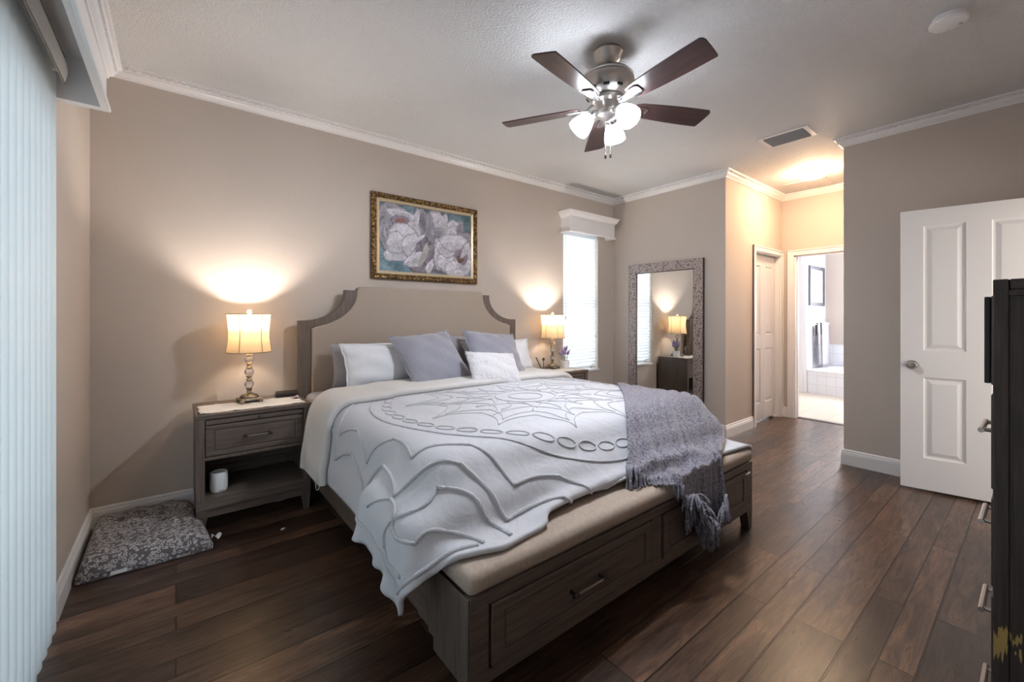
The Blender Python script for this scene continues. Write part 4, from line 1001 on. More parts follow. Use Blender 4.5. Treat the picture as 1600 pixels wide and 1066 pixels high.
# ------------------------------------------------------------------ throw blanket: control net laid over the foot of the bed
def bspline_patch(net, nu, nv):
    A = np.array(net, float)
    def interp(A, n):
        m_ = A.shape[0]; E = np.concatenate([2*A[:1]-A[1:2], A, 2*A[-1:]-A[-2:-1]], 0); t_ = np.linspace(0, m_-1-1e-6, n); i = t_.astype(int); f = (t_-i).reshape((-1,)+(1,)*(A.ndim-1))
        a, b_, c, d = E[i], E[i+1], E[i+2], E[i+3]
        return 0.5*(2*b_+(c-a)*f+(2*a-5*b_+4*c-d)*f*f+(3*b_-a-3*c+d)*f**3)
    return interp(interp(A, nu).swapaxes(0, 1), nv).swapaxes(0, 1)
def bed_top(x, y):
    """height of the comforter under a point, from the solved cloth"""
    d = (CM[..., 0]-x)**2+(CM[..., 1]-y)**2; k = d < 0.0016
    return float(CM[..., 2][k].max()) if k.any() else 0.0
# rows run from the head side (v=0) down to the fringe; columns from left edge to right edge
net = [
 [(2.68, 2.06, 0), (2.30, 1.72, 0), (1.99, 1.47, 0), (1.83, 1.335, 0), (1.71, 1.245, 0), (1.64, 1.205, 0)],
 [(2.76, 1.94, 0), (2.44, 1.62, 0), (2.14, 1.43, 0), (1.99, 1.29, 0), (1.89, 1.185, 0), (1.82, 1.125, 0)],
 [(2.84, 1.82, 0), (2.56, 1.56, 0), (2.30, 1.41, 0), (2.14, 1.27, 0), (2.03, 1.14, 0), (1.93, 1.058, 0.40)],
 [(2.86, 1.70, 0), (2.66, 1.50, 0), (2.46, 1.38, 0), (2.30, 1.26, 0), (2.12, 1.10, 0), (2.03, 1.052, 0.25)],
 [(2.86, 1.56, 0), (2.76, 1.44, 0), (2.62, 1.34, 0), (2.48, 1.24, 0), (2.28, 1.12, 0), (2.11, 1.050, 0.19)],
 [(2.85, 1.44, 0), (2.82, 1.38, 0), (2.74, 1.29, 0), (2.62, 1.21, 0), (2.42, 1.13, 0), (2.24, 1.052, 0.34)]]
TP = bspline_patch(net, 80, 80)
SUP = np.zeros(TP.shape[:2])
Cx, Cy, Cz = CF[..., 0].ravel(), CF[..., 1].ravel(), CF[..., 2].ravel()
for i in range(TP.shape[0]):
    for j in range(TP.shape[1]):
        x, y = TP[i, j, 0], TP[i, j, 1]
        d = (Cx-x)**2+(Cy-y)**2; k = d < 0.0009
        s_ = Cz[k].max() if k.any() else 0
        if BX0 < x < BX1-0.02 and y > BY-0.01: s_ = max(s_, BZ+0.078)
        SUP[i, j] = s_
def blur(A, n):
    for _ in range(n):
        E = np.pad(A, 1, mode='edge'); A = (4*A+E[2:, 1:-1]+E[:-2, 1:-1]+E[1:-1, 2:]+E[1:-1, :-2])/8
    return A
low = TP[..., 2].copy(); over = TP[..., 1] < BY-0.012
zz = np.where(over, low, SUP)
zz = np.maximum(blur(np.where(over, low, SUP), 8), np.where(over, 0, SUP))
U, V_ = np.meshgrid(np.linspace(0, 1, 80), np.linspace(0, 1, 80), indexing='ij')
wr = 0.018*np.sin(U*19+V_*4+1.5*np.sin(V_*5))+0.008*np.sin(U*37-V_*9)
zz = zz+0.016+np.abs(wr)*(0.35+0.8*V_)
TP[..., 2] = zz
TP[..., 1] -= np.where(over, 0.012+wr*0.8, 0)
TP = smooth(TP, 2)
th_ = thing('throw_blanket', 'grey chenille throw with fringe draped over the foot end of the bed and its bench', 'throw blanket', (2.3, 1.35, 0.7))
sheet_mesh(sub2(TP), 'throw_cloth', M['throw'], th_, 0.010, 1)
fr = MB(); rnd = random.Random(5)
for i in range(0, 80):
    for q in range(2):
        a = TP[i, -1]; b_ = TP[min(79, i+1), -1]; s0 = a+(b_-a)*(q/2)+np.array([rnd.uniform(-0.004, 0.004), rnd.uniform(-0.006, 0.002), 0])
        Ln = rnd.uniform(0.095, 0.14); hang = s0[1] < BY-0.02
        dv_ = TP[i, -1]-TP[i, -6]; dv_ = dv_/np.linalg.norm(dv_)
        pts = [s0]; cur = s0.copy(); dr_ = dv_.copy(); nst = 7
        for k in range(nst):
            dr_ = dr_*0.80+np.array([rnd.uniform(-0.16, 0.16), rnd.uniform(-0.14, 0.10), -0.38]); dr_ /= np.linalg.norm(dr_)
            cur = cur+dr_*Ln/nst
            if cur[1] > BY-0.022:
                cur[2] = max(cur[2], BZ+0.088)
            elif cur[1] > BY-0.05 and cur[2] < BZ+0.05: cur[1] = min(cur[1], BY-0.030)
            pts.append(cur.copy())
        fr.tube([tuple(p) for p in pts], [0.0042]*(nst)+[0.003], 5)
fr.build('fringe', M['throw'], th_, smooth=True, angle=180, world=True)

# ------------------------------------------------------------------ pillows
def pillow(name, label, w, h, t, loc, lean, yaw, m, roll=0, flange=0.0, seed=0, group=None, piping=None, ears=0.07):
    T_ = thing(name, label, 'pillow', loc, 0, group)
    R_ = Matrix.Rotation(math.radians(yaw), 4, 'Z') @ Matrix.Rotation(math.radians(-lean), 4, 'X') @ Matrix.Rotation(math.radians(roll), 4, 'Y')
    n = 36; rnd = random.Random(seed); ph = [rnd.uniform(0, 6.28) for _ in range(8)]
    def S(u, v_, s):
        x = w/2*u*(1-ears*(1-abs(v_)**2.2)); z = h/2*v_*(1-ears*(1-abs(u)**2.2))
        th = t/2*max(0, (1-abs(u)**2.6))**0.55*max(0, (1-abs(v_)**2.6))**0.55
        k_ = 0.006*math.sin(7*u+ph[0]+3*v_)*math.sin(5*v_+ph[1])+0.004*math.sin(13*u*v_+ph[2])
        th = max(0, th+k_*min(1, th/0.03))
        return R_ @ Vector((x, s*th, z+h/2))
    mb = MB(); us = [math.sin(PI/2*(2*i/n-1)) for i in range(n+1)]
    for s in (-1, 1): mb.grid([[tuple(S(u, v_, s)) for v_ in us] for u in us])
    o = mb.build('pillow_body', m, T_, smooth=True, angle=180)
    b = bmesh.new(); b.from_mesh(o.data); bmesh.ops.remove_doubles(b, verts=b.verts, dist=0.0004); bmesh.ops.recalc_face_normals(b, faces=b.faces); b.to_mesh(o.data); b.free()
    bd = [(u, -1) for u in us]+[(1, v_) for v_ in us[1:]]+[(u, 1) for u in us[::-1][1:]]+[(-1, v_) for v_ in us[::-1][1:-1]]
    if flange:
        G = []
        for k, (u, v_) in enumerate(bd):
            p = S(u, v_, 0); x = w/2*u*(1-ears*(1-abs(v_)**2.2)); z = h/2*v_*(1-ears*(1-abs(u)**2.2)); dd = Vector((u if abs(u) > 0.999 else u*0.2*0, 0, v_ if abs(v_) > 0.999 else 0))
            if dd.length < 1e-6: dd = Vector((u, 0, v_))
            wob = 0.007*math.sin(k*0.9+seed)
            q = R_ @ Vector((x+dd.x*flange, wob, z+h/2+dd.z*flange)); G.append([tuple(p), tuple(q)])
        f = MB().grid(G, closed_u=True).build('flange', m, T_, smooth=True); f.modifiers.new('s', 'SOLIDIFY').thickness = 0.004
    else:
        MB().tube([tuple(S(u, v_, 0)) for u, v_ in bd], 0.0035, 6, closed=True).build('piping', m, T_, smooth=True)
    return T_
ZB = 0.738
pillow('bed_pillow', 'dark grey pillow leaning on the headboard behind the left white pillow', 0.78, 0.34, 0.15, (1.27, 3.20, ZB-0.005), 12, 0, M['greycase'], seed=1, group='sleeping pillows at the headboard')
pillow('bed_pillow', 'grey pillow barely showing behind the two pillows at the right end of the headboard', 0.78, 0.36, 0.15, (2.26, 3.27, ZB), 8, 0, M['greycase'], seed=2, group='sleeping pillows at the headboard')
pillow('bed_pillow', 'white pillow between the dark grey pillow and the front velvet cushion, at left', 0.74, 0.35, 0.17, (1.305, 3.045, ZB), 22, 2, M['sham'], flange=0.012, seed=3, group='white pillows')
pillow('bed_pillow', 'white pillow nearest the window side, partly behind the right velvet cushion', 0.72, 0.33, 0.17, (2.33, 3.05, ZB), 24, -3, M['sham'], flange=0.012, seed=4, group='white pillows')
pillow('velvet_cushion', 'square grey velvet cushion, front left in full view', 0.53, 0.50, 0.16, (1.59, 2.79, ZB+0.015), 41, 3, M['velvet'], roll=-5, flange=0.010, seed=5, group='grey velvet cushions')
pillow('velvet_cushion', 'square grey velvet cushion partly hidden by the small white plush pillow', 0.50, 0.50, 0.16, (2.13, 2.81, ZB+0.015), 42, -4, M['velvet2'], roll=8, flange=0.010, seed=6, group='grey velvet cushions')
pillow('lumbar_pillow', 'small fluffy white patterned pillow in front of the velvet cushions', 0.43, 0.29, 0.13, (1.93, 2.58, ZB+0.012), 38, -2, M['lumbar'], roll=6, flange=0.006, seed=7, ears=0.03)

# ------------------------------------------------------------------ framed painting
def painting():
    x0, x1, z0, z1 = 1.278, 2.340, 1.590, 2.325
    t = thing('framed_painting', 'gold framed painting of white peonies on teal hung above the headboard', 'painting', ((x0+x1)/2, YB-0.02, z0))
    gm = mat('aged_gold', (0.23, 0.145, 0.055, 1), 0.42, 0.75); v = coords(gm); vo = N(gm, 'ShaderNodeTexVoronoi'); vo.inputs['Scale'].default_value = 42; L(gm, v, vo.inputs['Vector'])
    L(gm, ramp(gm, vo.outputs[0], [(0.15, (0.36, 0.24, 0.10, 1)), (0.6, (0.10, 0.055, 0.022, 1))]), BS(gm).inputs['Base Color']); bump(gm, vo.outputs[0], 0.8, 0.008)
    lm = mat('pale_gold_liner', (0.52, 0.42, 0.28, 1), 0.35, 0.5)
    def frame(prof):
        mb = MB(); G = []
        for cx, cz, sx_, sz_ in ((x0, z0, 1, 1), (x1, z0, -1, 1), (x1, z1, -1, -1), (x0, z1, 1, -1)):
            G.append([(cx+sx_*p, YB-0.004-d, cz+sz_*p) for p, d in prof])
        mb.grid(G, closed_u=True); return mb
    frame([(0, 0), (0, 0.020), (0.006, 0.030), (0.016, 0.034), (0.026, 0.030), (0.034, 0.024), (0.042, 0.026), (0.046, 0.020)]).build('frame', gm, t, world=True)
    frame([(0.046, 0.020), (0.050, 0.022), (0.066, 0.016), (0.071, 0.017), (0.074, 0.010)]).build('liner', lm, t, world=True)
    # painted canvas: teal ground with layered petals, colours carried per vertex
    cx0, cx1, cz0, cz1 = x0+0.072, x1-0.072, z0+0.072, z1-0.072
    W_, H_ = cx1-cx0, cz1-cz0; V = []; F = []; col = []; y = YB-0.013
    n = 40
    for i in range(n+1):
        for j in range(n+1):
            V.append((cx0+W_*i/n, y, cz0+H_*j/n)); r_ = random.random()
            s_ = 0.6+0.5*math.sin(i*0.31+1)*math.sin(j*0.23+2)
            a = np.array((0.055, 0.115, 0.145)); b2 = np.array((0.17, 0.25, 0.29)); c2 = np.array((0.16, 0.13, 0.16))
            k_ = 0.5+0.5*math.sin(i*0.5+j*0.37)*math.cos(j*0.21-i*0.13); cc = a*(1-k_)+b2*k_
            if 0.33 < i/n < 0.75: cc = cc*0.55+c2*0.45
            col.append(tuple(cc*(0.75+0.5*r_)))
    for i in range(n):
        for j in range(n): k = i*(n+1)+j; F.append((k, k+n+1, k+n+2, k+1))
    lay = [0]
    def petal(u, v_, ru, rv, rot, c, edge=0.5, dark=0.4):
        """leaf-shaped fan, lighter towards its rim"""
        lay[0] += 1; yy = y-0.00018*lay[0]; k0 = len(V); m_ = 22; asp = H_/W_
        ca, sa = math.cos(math.radians(rot)), math.sin(math.radians(rot))
        rings = (0.0, 0.45, 0.8, 1.0)
        for ri, rr in enumerate(rings):
            for k in range(m_ if ri else 1):
                a = 2*PI*k/m_; wob = 1+0.10*math.sin(3*a+lay[0])+0.05*math.sin(7*a+2*lay[0])
                px = rr*ru*math.cos(a)*wob; pz = rr*rv*math.sin(a)*wob
                uu = u+(px*ca-pz*sa)*asp; vv = v_+(px*sa+pz*ca)
                uu = min(1, max(0, uu)); vv = min(1, max(0, vv))
                V.append((cx0+uu*W_, yy, cz0+vv*H_))
                sh = {0: dark, 1: (dark+1)/2, 2: 1.0, 3: edge*0.62}[ri]*random.uniform(0.86, 1.1)
                if ri and math.sin(a+math.radians(rot)) < -0.2: sh *= 0.78
                col.append(tuple(np.array(c)*sh))
        for k in range(m_): F.append((k0, k0+1+k, k0+1+(k+1) % m_))
        for ri in range(2):
            o_ = k0+1+ri*m_
            for k in range(m_): F.append((o_+k, o_+(k+1) % m_, o_+m_+(k+1) % m_, o_+m_+k))
    Wt, Gy, Pl = (0.62, 0.60, 0.65), (0.34, 0.33, 0.38), (0.28, 0.23, 0.28)
    for a in ((0.42, 0.25, 0.30, 0.24, 40, Pl), (0.50, 0.55, 0.16, 0.42, 10, Pl), (0.60, 0.30, 0.22, 0.30, -30, Pl), (0.10, 0.80, 0.20, 0.26, 0, Gy), (0.08, 0.55, 0.14, 0.30, 0, Gy), (0.93, 0.55, 0.16, 0.20, 0, Gy), (0.44, 0.80, 0.12, 0.24, 20, Gy)): petal(*a)
    # left bloom
    for a in ((0.22, 0.62, 0.31, 0.33, 0, Wt, 0.7, 0.8), (0.20, 0.28, 0.26, 0.13, 8, Wt, 0.9, 0.8), (0.12, 0.62, 0.10, 0.28, 12, Gy, 1.3, 0.6), (0.34, 0.68, 0.07, 0.30, -14, Wt, 1.1, 0.6), (0.22, 0.84, 0.24, 0.08, -8, Wt, 1.1, 0.55), (0.20, 0.74, 0.14, 0.10, 10, Pl, 0.8, 0.7), (0.20, 0.745, 0.075, 0.045, 25, (0.34, 0.13, 0.11), 0.9, 0.9), (0.24, 0.58, 0.24, 0.14, -5, Wt, 0.85, 1.0), (0.17, 0.42, 0.17, 0.17, 20, Wt, 0.8, 0.75), (0.30, 0.43, 0.12, 0.20, -28, Wt, 0.75, 0.9), (0.40, 0.52, 0.13, 0.03, 35, Wt, 1.1, 1.0)): petal(*a)
    # lower leaves
    for a in ((0.36, 0.20, 0.20, 0.10, 30, Wt, 0.7, 0.6), (0.45, 0.28, 0.05, 0.22, -20, (0.42, 0.41, 0.36), 0.8, 0.8), (0.52, 0.12, 0.14, 0.06, 60, Wt, 0.7, 0.7)): petal(*a)
    # upper middle bloom, bud
    for a in ((0.60, 0.72, 0.20, 0.27, 10, Wt, 0.7, 0.75), (0.53, 0.70, 0.08, 0.24, 12, Gy, 1.3, 0.7), (0.66, 0.76, 0.08, 0.22, -12, Wt, 1.05, 0.7), (0.60, 0.62, 0.12, 0.13, 0, Gy, 1.2, 0.6), (0.80, 0.74, 0.15, 0.16, 0, Wt, 0.8, 0.7), (0.86, 0.77, 0.06, 0.13, -25, Gy, 1.2, 0.5), (0.76, 0.68, 0.10, 0.08, 20, Wt, 1.0, 0.9)): petal(*a)
    # right bloom
    for a in ((0.78, 0.30, 0.34, 0.34, 0, Wt, 0.6, 0.6), (0.95, 0.25, 0.16, 0.26, -20, Wt, 0.7, 0.6), (0.90, 0.16, 0.20, 0.14, 10, Wt, 0.75, 0.6), (0.88, 0.34, 0.13, 0.15, 30, Pl, 0.9, 0.55), (0.87, 0.27, 0.07, 0.06, 10, (0.16, 0.09, 0.07), 0.9, 0.9), (0.61, 0.30, 0.07, 0.25, 6, Wt, 1.0, 0.6), (0.70, 0.22, 0.16, 0.19, -10, Wt, 0.72, 0.85), (0.76, 0.10, 0.10, 0.15, -12, Wt, 0.75, 0.8), (0.70, 0.42, 0.20, 0.14, -8, Wt, 0.75, 0.8), (0.78, 0.53, 0.26, 0.14, 6, Wt, 0.85, 0.95), (0.93, 0.42, 0.05, 0.16, -30, Wt, 1.1, 0.7), (0.85, 0.04, 0.12, 0.06, 0, Wt, 0.7, 0.7)): petal(*a)
    me = bpy.data.meshes.new('canvas'); me.from_pydata(V, [], F); ca = me.color_attributes.new('paint', 'FLOAT_COLOR', 'POINT')
    for k, c in enumerate(col): ca.data[k].color = (c[0], c[1], c[2], 1)
    cm = mat('painted_canvas', (0.5, 0.5, 0.5, 1), 0.6); at = N(cm, 'ShaderNodeAttribute'); at.attribute_name = 'paint'
    v = coords(cm); nz = noise(cm, v, 55, 6, 0.75, 0.6); c3 = mixc(cm, 1.0, at.outputs['Color'], ramp(cm, nz, [(0.30, (0.42, 0.42, 0.48, 1)), (0.47, (0.98, 0.98, 1.0, 1)), (0.7, (1.45, 1.42, 1.42, 1))]), 'MULTIPLY')
    L(cm, c3, BS(cm).inputs['Base Color']); bump(cm, nz, 0.2, 0.002)
    me.materials.append(cm); o = bpy.data.objects.new('canvas', me); C.objects.link(o); o.parent = t; o.location = -t.location
painting()

# ------------------------------------------------------------------ floor mirror
t = thing('floor_mirror', 'tall mirror in a silvery mosaic frame leaning against the wall right of the window', 'mirror', (4.46, 2.772, 0.0))
fm = mat('mosaic_silver', (0.42, 0.36, 0.33, 1), 0.35, 0.55); v = coords(fm); vo = N(fm, 'ShaderNodeTexVoronoi'); vo.distance = 'CHEBYCHEV'; vo.inputs['Scale'].default_value = 75; vo.inputs['Randomness'].default_value = 0.55; L(fm, v, vo.inputs['Vector'])
L(fm, ramp(fm, vo.outputs['Distance'], [(0.0, (0.62, 0.56, 0.54, 1)), (0.35, (0.44, 0.37, 0.35, 1)), (0.62, (0.13, 0.10, 0.09, 1))]), BS(fm).inputs['Base Color']); bump(fm, vo.outputs['Distance'], 0.9, -0.006)
ya, yb, zt = -0.477, 0.478, 1.908
def mframe(prof):
    mb = MB(); G = []
    for cy, cz, sy_, sz_ in ((ya, 0.0, 1, 1), (yb, 0.0, -1, 1), (yb, zt, -1, -1), (ya, zt, 1, -1)):
        G.append([(-d, cy+sy_*p, cz+sz_*p) for p, d in prof])
    mb.grid(G, closed_u=True); return mb
mframe([(0.0, -0.030), (0.0, 0.0), (0.003, 0.004), (0.100, 0.004), (0.108, 0.0), (0.112, -0.010)]).build('frame', fm, t)
mframe([(0.106, 0.0), (0.110, 0.001), (0.116, -0.012)]).build('inner_bead', M['bronze'], t)
MB().box(-0.001, 0.030, ya-0.003, ya-0.0, 0.0, zt, 0.0).box(-0.001, 0.030, yb, yb+0.003, 0, zt).box(0.025, 0.030, ya, yb, 0, zt).build('frame_edge', M['bronze'], t)
MB().add([(0.012, ya+0.10, 0.10), (0.012, yb-0.10, 0.10), (0.012, yb-0.10, zt-0.10), (0.012, ya+0.10, zt-0.10)], [(0, 1, 2, 3)]).build('mirror_glass', M['mirror'], t)
t.rotation_euler = (0, math.radians(0.35), 0); t.location.x = 4.458

# ------------------------------------------------------------------ right nightstand items
t = thing('potted_lavender', 'purple lavender sprigs in a small white round pot by the window', 'potted plant', (3.345, 3.27, 0.7025))
MB().lathe([(0.0001, 0), (0.036, 0), (0.044, 0.012), (0.047, 0.04), (0.047, 0.085), (0.043, 0.085), (0.042, 0.074), (0.0001, 0.072)], 32).build('pot', M['ceramic'], t, smooth=True)
st = MB(); fl = MB(); rnd = random.Random(3)
for k in range(26):
    a = rnd.uniform(0, 2*PI); r = rnd.uniform(0.0, 0.028); sp = rnd.uniform(0.02, 0.055); hh = rnd.uniform(0.16, 0.245)
    p0 = (r*math.cos(a), r*math.sin(a), 0.07); p2 = ((r+sp)*math.cos(a), (r+sp)*math.sin(a), hh); p1 = ((r+sp*0.3)*math.cos(a), (r+sp*0.3)*math.sin(a), 0.07+(hh-0.07)*0.55)
    st.tube(smooth_path([p0, p1, p2], 4), 0.0012, 5)
    for q in range(7):
        f = q/6; c = Vector(p1).lerp(Vector(p2), 0.45+0.62*f); rr = 0.0085*(1-0.5*f)
        fl.lathe([(0.0005, -rr*0.8), (rr, -rr*0.2), (rr*0.8, rr*0.5), (0.0005, rr)], 7, (c.x+rnd.uniform(-0.003, 0.003), c.y+rnd.uniform(-0.003, 0.003), c.z))
M['stem'] = mat('grey_green_stem', (0.16, 0.20, 0.12, 1), 0.8); M['lav'] = mat('lavender_flower', (0.25, 0.19, 0.38, 1), 0.9)
st.build('stem', M['stem'], t, smooth=True); fl.build('flower', M['lav'], t)
t = thing('device_stand', 'dark slanted phone stand standing on the far nightstand beside the pillow', 'phone stand', (3.02, 3.28, 0.7025), math.radians(-35))
MB().box(-0.05, 0.05, -0.035, 0.035, 0, 0.008, 0.003).build('stand_base', M['black'], t)
MB().box(-0.036, 0.036, -0.004, 0.004, 0.0, 0.145, 0.003, mtx=Matrix.Translation((-0.01, 0, 0.006)) @ Matrix.Rotation(math.radians(-24), 4, 'Y') @ Matrix.Rotation(PI/2, 4, 'Z')).build('phone_plate', M['black'], t)
MB().tube([(0.01, 0, 0.008), (0.012, 0, 0.08), (-0.002, 0, 0.12)], 0.004, 8).lathe([(0.001, 0.10), (0.012, 0.104), (0.015, 0.118), (0.008, 0.132), (0.001, 0.134)], 14, (0.012, 0, 0)).build('stand_post', M['bronze'], t, smooth=True)
t = thing('white_jar', 'small white rounded jar on the open shelf of the far nightstand, seen in the mirror', 'jar', (3.38, 3.12, 0.2095))
MB().lathe([(0.0001, 0), (0.030, 0), (0.042, 0.015), (0.046, 0.045), (0.038, 0.075), (0.026, 0.088), (0.0001, 0.092)], 28).build('jar_body', M['ceramic'], t, smooth=True)
MB().lathe([(0.0001, 0.104), (0.024, 0.102), (0.027, 0.094), (0.026, 0.086)], 28).build('jar_lid', M['ceramic'], t, smooth=True)

# ------------------------------------------------------------------ chest of drawers at the right edge
ch = thing('chest_of_drawers', 'tall dark wood chest of drawers seen edge-on at the right border', 'chest of drawers', (1.35, -0.12, 0))
x0, x1, y0, y1, h = 1.35, 2.32, YN+0.01, 0.066, 1.351
MB().box(x0+0.001, x1-0.001, y0, y1-0.0235, h-0.022, h, 0.002).box(x0+0.023, x1-0.023, y1-0.0235, y1, h-0.022, h, 0.002).build('top', M['chest_x'], ch, world=True)
for a_ in ((x0, x0+0.022, y1-0.022, y1, 0.0, h, 0.002), (x1-0.022, x1, y1-0.022, y1, 0.0, h, 0.002), (x0, x0+0.022, y0, y0+0.03, 0, h-0.022, 0.002), (x1-0.022, x1, y0, y0+0.03, 0, h-0.022, 0.002)):
    MB().box(*a_).build('corner_post', M['chest_z'], ch, world=True)
for nm_, a_ in (('side_panel', (x0+0.006, x0+0.020, y0+0.03, y1-0.0225, 0.10, h-0.035)), ('side_panel', (x1-0.020, x1-0.006, y0+0.03, y1-0.0225, 0.10, h-0.035)), ('back_panel', (x0+0.02, x1-0.02, y0, y0+0.01, 0.1, h-0.03))):
    MB().box(*a_).build(nm_, M['chest_z'], ch, world=True)
MB().box(x0+0.001, x0+0.016, y0+0.03, y1-0.022, h-0.034, h-0.0225).build('top_rail', M['chest_x'], ch, world=True)
MB().box(x0+0.022, x1-0.022, y1-0.02, y1-0.004, 0.08, 0.12).build('bottom_rail', M['chest_x'], ch, world=True)
# pale scuff where the finish has worn off the post
sc = MB(); rnd = random.Random(9)
for yy, ww, n_ in ((y1-0.0215, 0.021, 46), (y1-0.040, 0.018, 16)):
    for k in range(n_):
        w_ = rnd.uniform(0.002, 0.005); l_ = rnd.uniform(0.012, 0.040)*(1 if n_ > 40 else 0.5); a_ = yy+rnd.uniform(0, ww-w_); zc = 0.600+rnd.uniform(-0.03, 0.02)
        xx = (x0-0.0008) if n_ > 40 else x0+0.0052
        P_ = [(a_, zc), (a_+w_*0.6, zc+l_*0.35), (a_+w_, zc+l_*0.1), (a_+w_*0.9, zc-l_*0.5), (a_+w_*0.4, zc-l_*0.7)]
        sc.add([(xx-0.00002*k, p, q) for p, q in P_], [(0, 1, 2, 3, 4)])
M['scuff'] = mat('bare_wood', (0.42, 0.30, 0.10, 1), 0.7)
sc.build('scuff_mark', M['scuff'], ch, world=True)
zs_ = [(1.125, 1.318), (0.90, 1.105), (0.69, 0.88), (0.48, 0.67), (0.28, 0.46), (0.12, 0.26)]
for i, (a, b_) in enumerate(zs_):
    yy = y1-0.004
    o = MB().box(x0+0.026, x1-0.026, y1-0.018, yy+0.008, a, b_, 0.003).build('drawer', M['chest_x'], ch, world=True)
    zc = (a+b_)/2
    if i > 0:
        for xx in (x0+0.22, x1-0.22):
            mb = MB()
            for s_ in (-1, 1): mb.tube([(xx+s_*0.055, yy+0.006, zc), (xx+s_*0.055, yy+0.030, zc)], 0.005, 8)
            mb.tube([(xx-0.07, yy+0.030, zc), (xx+0.07, yy+0.030, zc)], 0.006, 10); mb.build('drawer_handle', M['nickel'], o, smooth=True)
o = MB().box(x0+0.03, x1-0.03, y1+0.0045, y1+0.014, 1.128, 1.316, 0.002).build('tray_front', M['black'], ch, world=True)

# ------------------------------------------------------------------ bathroom things
t = thing('bathtub', 'white corner bathtub with a curved tiled front in the bathroom', 'bathtub', (8.7, 1.6, 0))
pts = []
for k in range(17):
    f = k/16; yy = PY-0.012-f*1.5; xx = 8.225-0.10*math.sin(f*PI*0.75); pts.append((xx, yy))
poly = [(9.20, PY-0.012)]+pts+[(9.20, pts[-1][1])]
MB().extrude(poly, 0.0, 0.36, 'z').build('tub_apron', M['tile'], t, world=True)
rp = [(9.205, PY-0.010)]+[(x-0.02, y) for x, y in pts]+[(9.205, pts[-1][1])]
MB().extrude(rp, 0.36, 0.385, 'z', bev=0.006).build('tub_rim', M['tub'], t, world=True)
tb = MB(); G = []
for k in range(40):
    a = 2*PI*k/40; G.append([(8.72+0.36*s_*math.cos(a), 1.72+0.56*s_*math.sin(a), z) for s_, z in ((1.05, 0.386), (1.02, 0.397), (0.98, 0.392), (0.94, 0.387))])
tb.grid(G, closed_u=True).build('tub_basin_edge', M['tub'], t, smooth=True, world=True)
t = thing('towel_bar', 'white towel bar on the bathroom wall above the tub', 'towel bar', (8.80, PY, 1.13))
MB().tube([(8.37, PY-0.06, 1.135), (9.18, PY-0.06, 1.135)], 0.009, 10).build('bar', M['ceramic'], t, smooth=True, world=True)
b = MB()
for x in (8.38, 9.17): b.box(x-0.02, x+0.02, PY-0.07, PY, 1.11, 1.16, 0.006)
b.build('bracket', M['ceramic'], t, world=True)
def towel(x0, x1, zb, dy, m, name, label, seed):
    G = []
    for i in range(17):
        x = x0+(x1-x0)*i/16; row = []
        for j in range(17):
            s_ = j/16; w_ = 0.012*math.sin(i*1.15+seed)*s_; spread = 1+0.25*s_
            xx = (x0+x1)/2+(x-(x0+x1)/2)*spread
            row.append((xx, PY-0.078-dy-w_-0.015*s_, 1.155-(1.155-zb)*s_))
        row = [(row[0][0], PY-0.045+dy, 0.95), (row[0][0], PY-0.045+dy, 1.13), (row[0][0], PY-0.06, 1.152+dy)]+row
        G.append(row)
    o = MB().grid(G).build(name, m, smooth=True, angle=180); o.modifiers.new('s', 'SOLIDIFY').thickness = 0.006
    tag(o, label, 'towel', 'towels on the bar by the bathtub')
M['towel1'] = fabric('patterned_grey_towel', (0.16, 0.15, 0.17, 1), (0.36, 0.34, 0.36, 1), 60, 0.4); M['towel2'] = fabric('light_grey_towel', (0.48, 0.47, 0.50, 1), (0.38, 0.37, 0.41, 1), 60, 0.4)
towel(8.50, 8.62, 0.44, 0.0, M['towel1'], 'towel', 'narrow dark grey towel hanging on the bar above the tub', 0)
towel(8.66, 9.00, 0.42, 0.014, M['towel2'], 'towel', 'wider light grey towel hanging right of the dark one', 2)
t = thing('framed_picture', 'dark framed print with a white mat hanging on the bathroom wall', 'picture', (8.69, PY, 1.45))
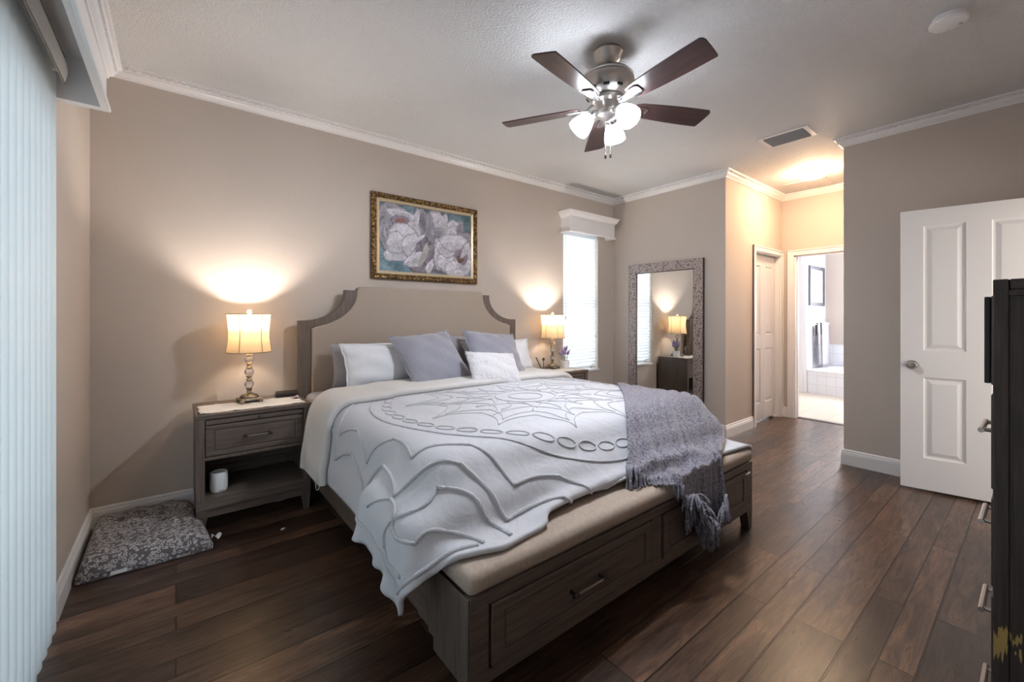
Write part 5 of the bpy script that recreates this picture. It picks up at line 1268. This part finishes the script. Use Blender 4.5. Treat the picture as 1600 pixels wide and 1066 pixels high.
fx0, fx1, fz0, fz1 = 8.315, 9.07, 1.45, 2.13
b = MB(); G = []
for cx, cz, sx_, sz_ in ((fx0, fz0, 1, 1), (fx1, fz0, -1, 1), (fx1, fz1, -1, -1), (fx0, fz1, 1, -1)): G.append([(cx+sx_*p, PY-0.002-d, cz+sz_*p) for p, d in ((0, 0), (0, 0.025), (0.01, 0.03), (0.055, 0.024), (0.06, 0.012))])
b.grid(G, closed_u=True).build('frame', mat('dark_grey_frame', (0.10, 0.10, 0.12, 1), 0.4), t, world=True)
pm = mat('print_paper', (0.80, 0.80, 0.82, 1), 0.5); v = coords(pm); nz = noise(pm, v, 7, 4, 0.6)
L(pm, ramp(pm, nz, [(0.42, (0.60, 0.60, 0.66, 1)), (0.5, (0.82, 0.82, 0.84, 1))]), BS(pm).inputs['Base Color'])
MB().box(fx0+0.15, fx1-0.15, PY-0.015, PY-0.012, fz0+0.13, fz1-0.13).build('print', pm, t, world=True)
MB().box(fx0+0.05, fx1-0.05, PY-0.012, PY-0.006, fz0+0.05, fz1-0.05).build('mat_board', M['ceramic'], t, world=True)
wd = bpy.data.objects.new('window_3', None); C.objects.link(wd); wd['kind'] = 'structure'
MB().box(9.20, 9.22, 0.86, 0.90, 0.94, 2.29, 0.003).box(9.20, 9.22, 1.92, 1.94, 0.96, 2.27, 0.003).box(9.20, 9.22, 0.90, 1.92, 0.95, 0.98, 0.003).build('window_frame', M['trim'], wd)
MB().box(9.27, 9.275, 0.9, 1.92, 0.98, 2.25).build('window_glass', M['glass'], wd)
t = thing('window_blind', 'white slat blind in the bathroom window', 'blind', (9.24, 1.41, 1.0))
z = 2.22; k = 0
while z > 1.0:
    MB().box(-0.003, 0.003, 0.91, 1.91, -0.018, 0.018, 0, mtx=Matrix.Translation((9.235, 0, z)) @ Matrix.Rotation(math.radians(35), 4, 'Y')).build('slat', M['slat'], t, world=True); z -= 0.04
MB().box(9.20, 9.25, 0.91, 1.91, 2.225, 2.25).build('head_rail', M['slat'], t, world=True)
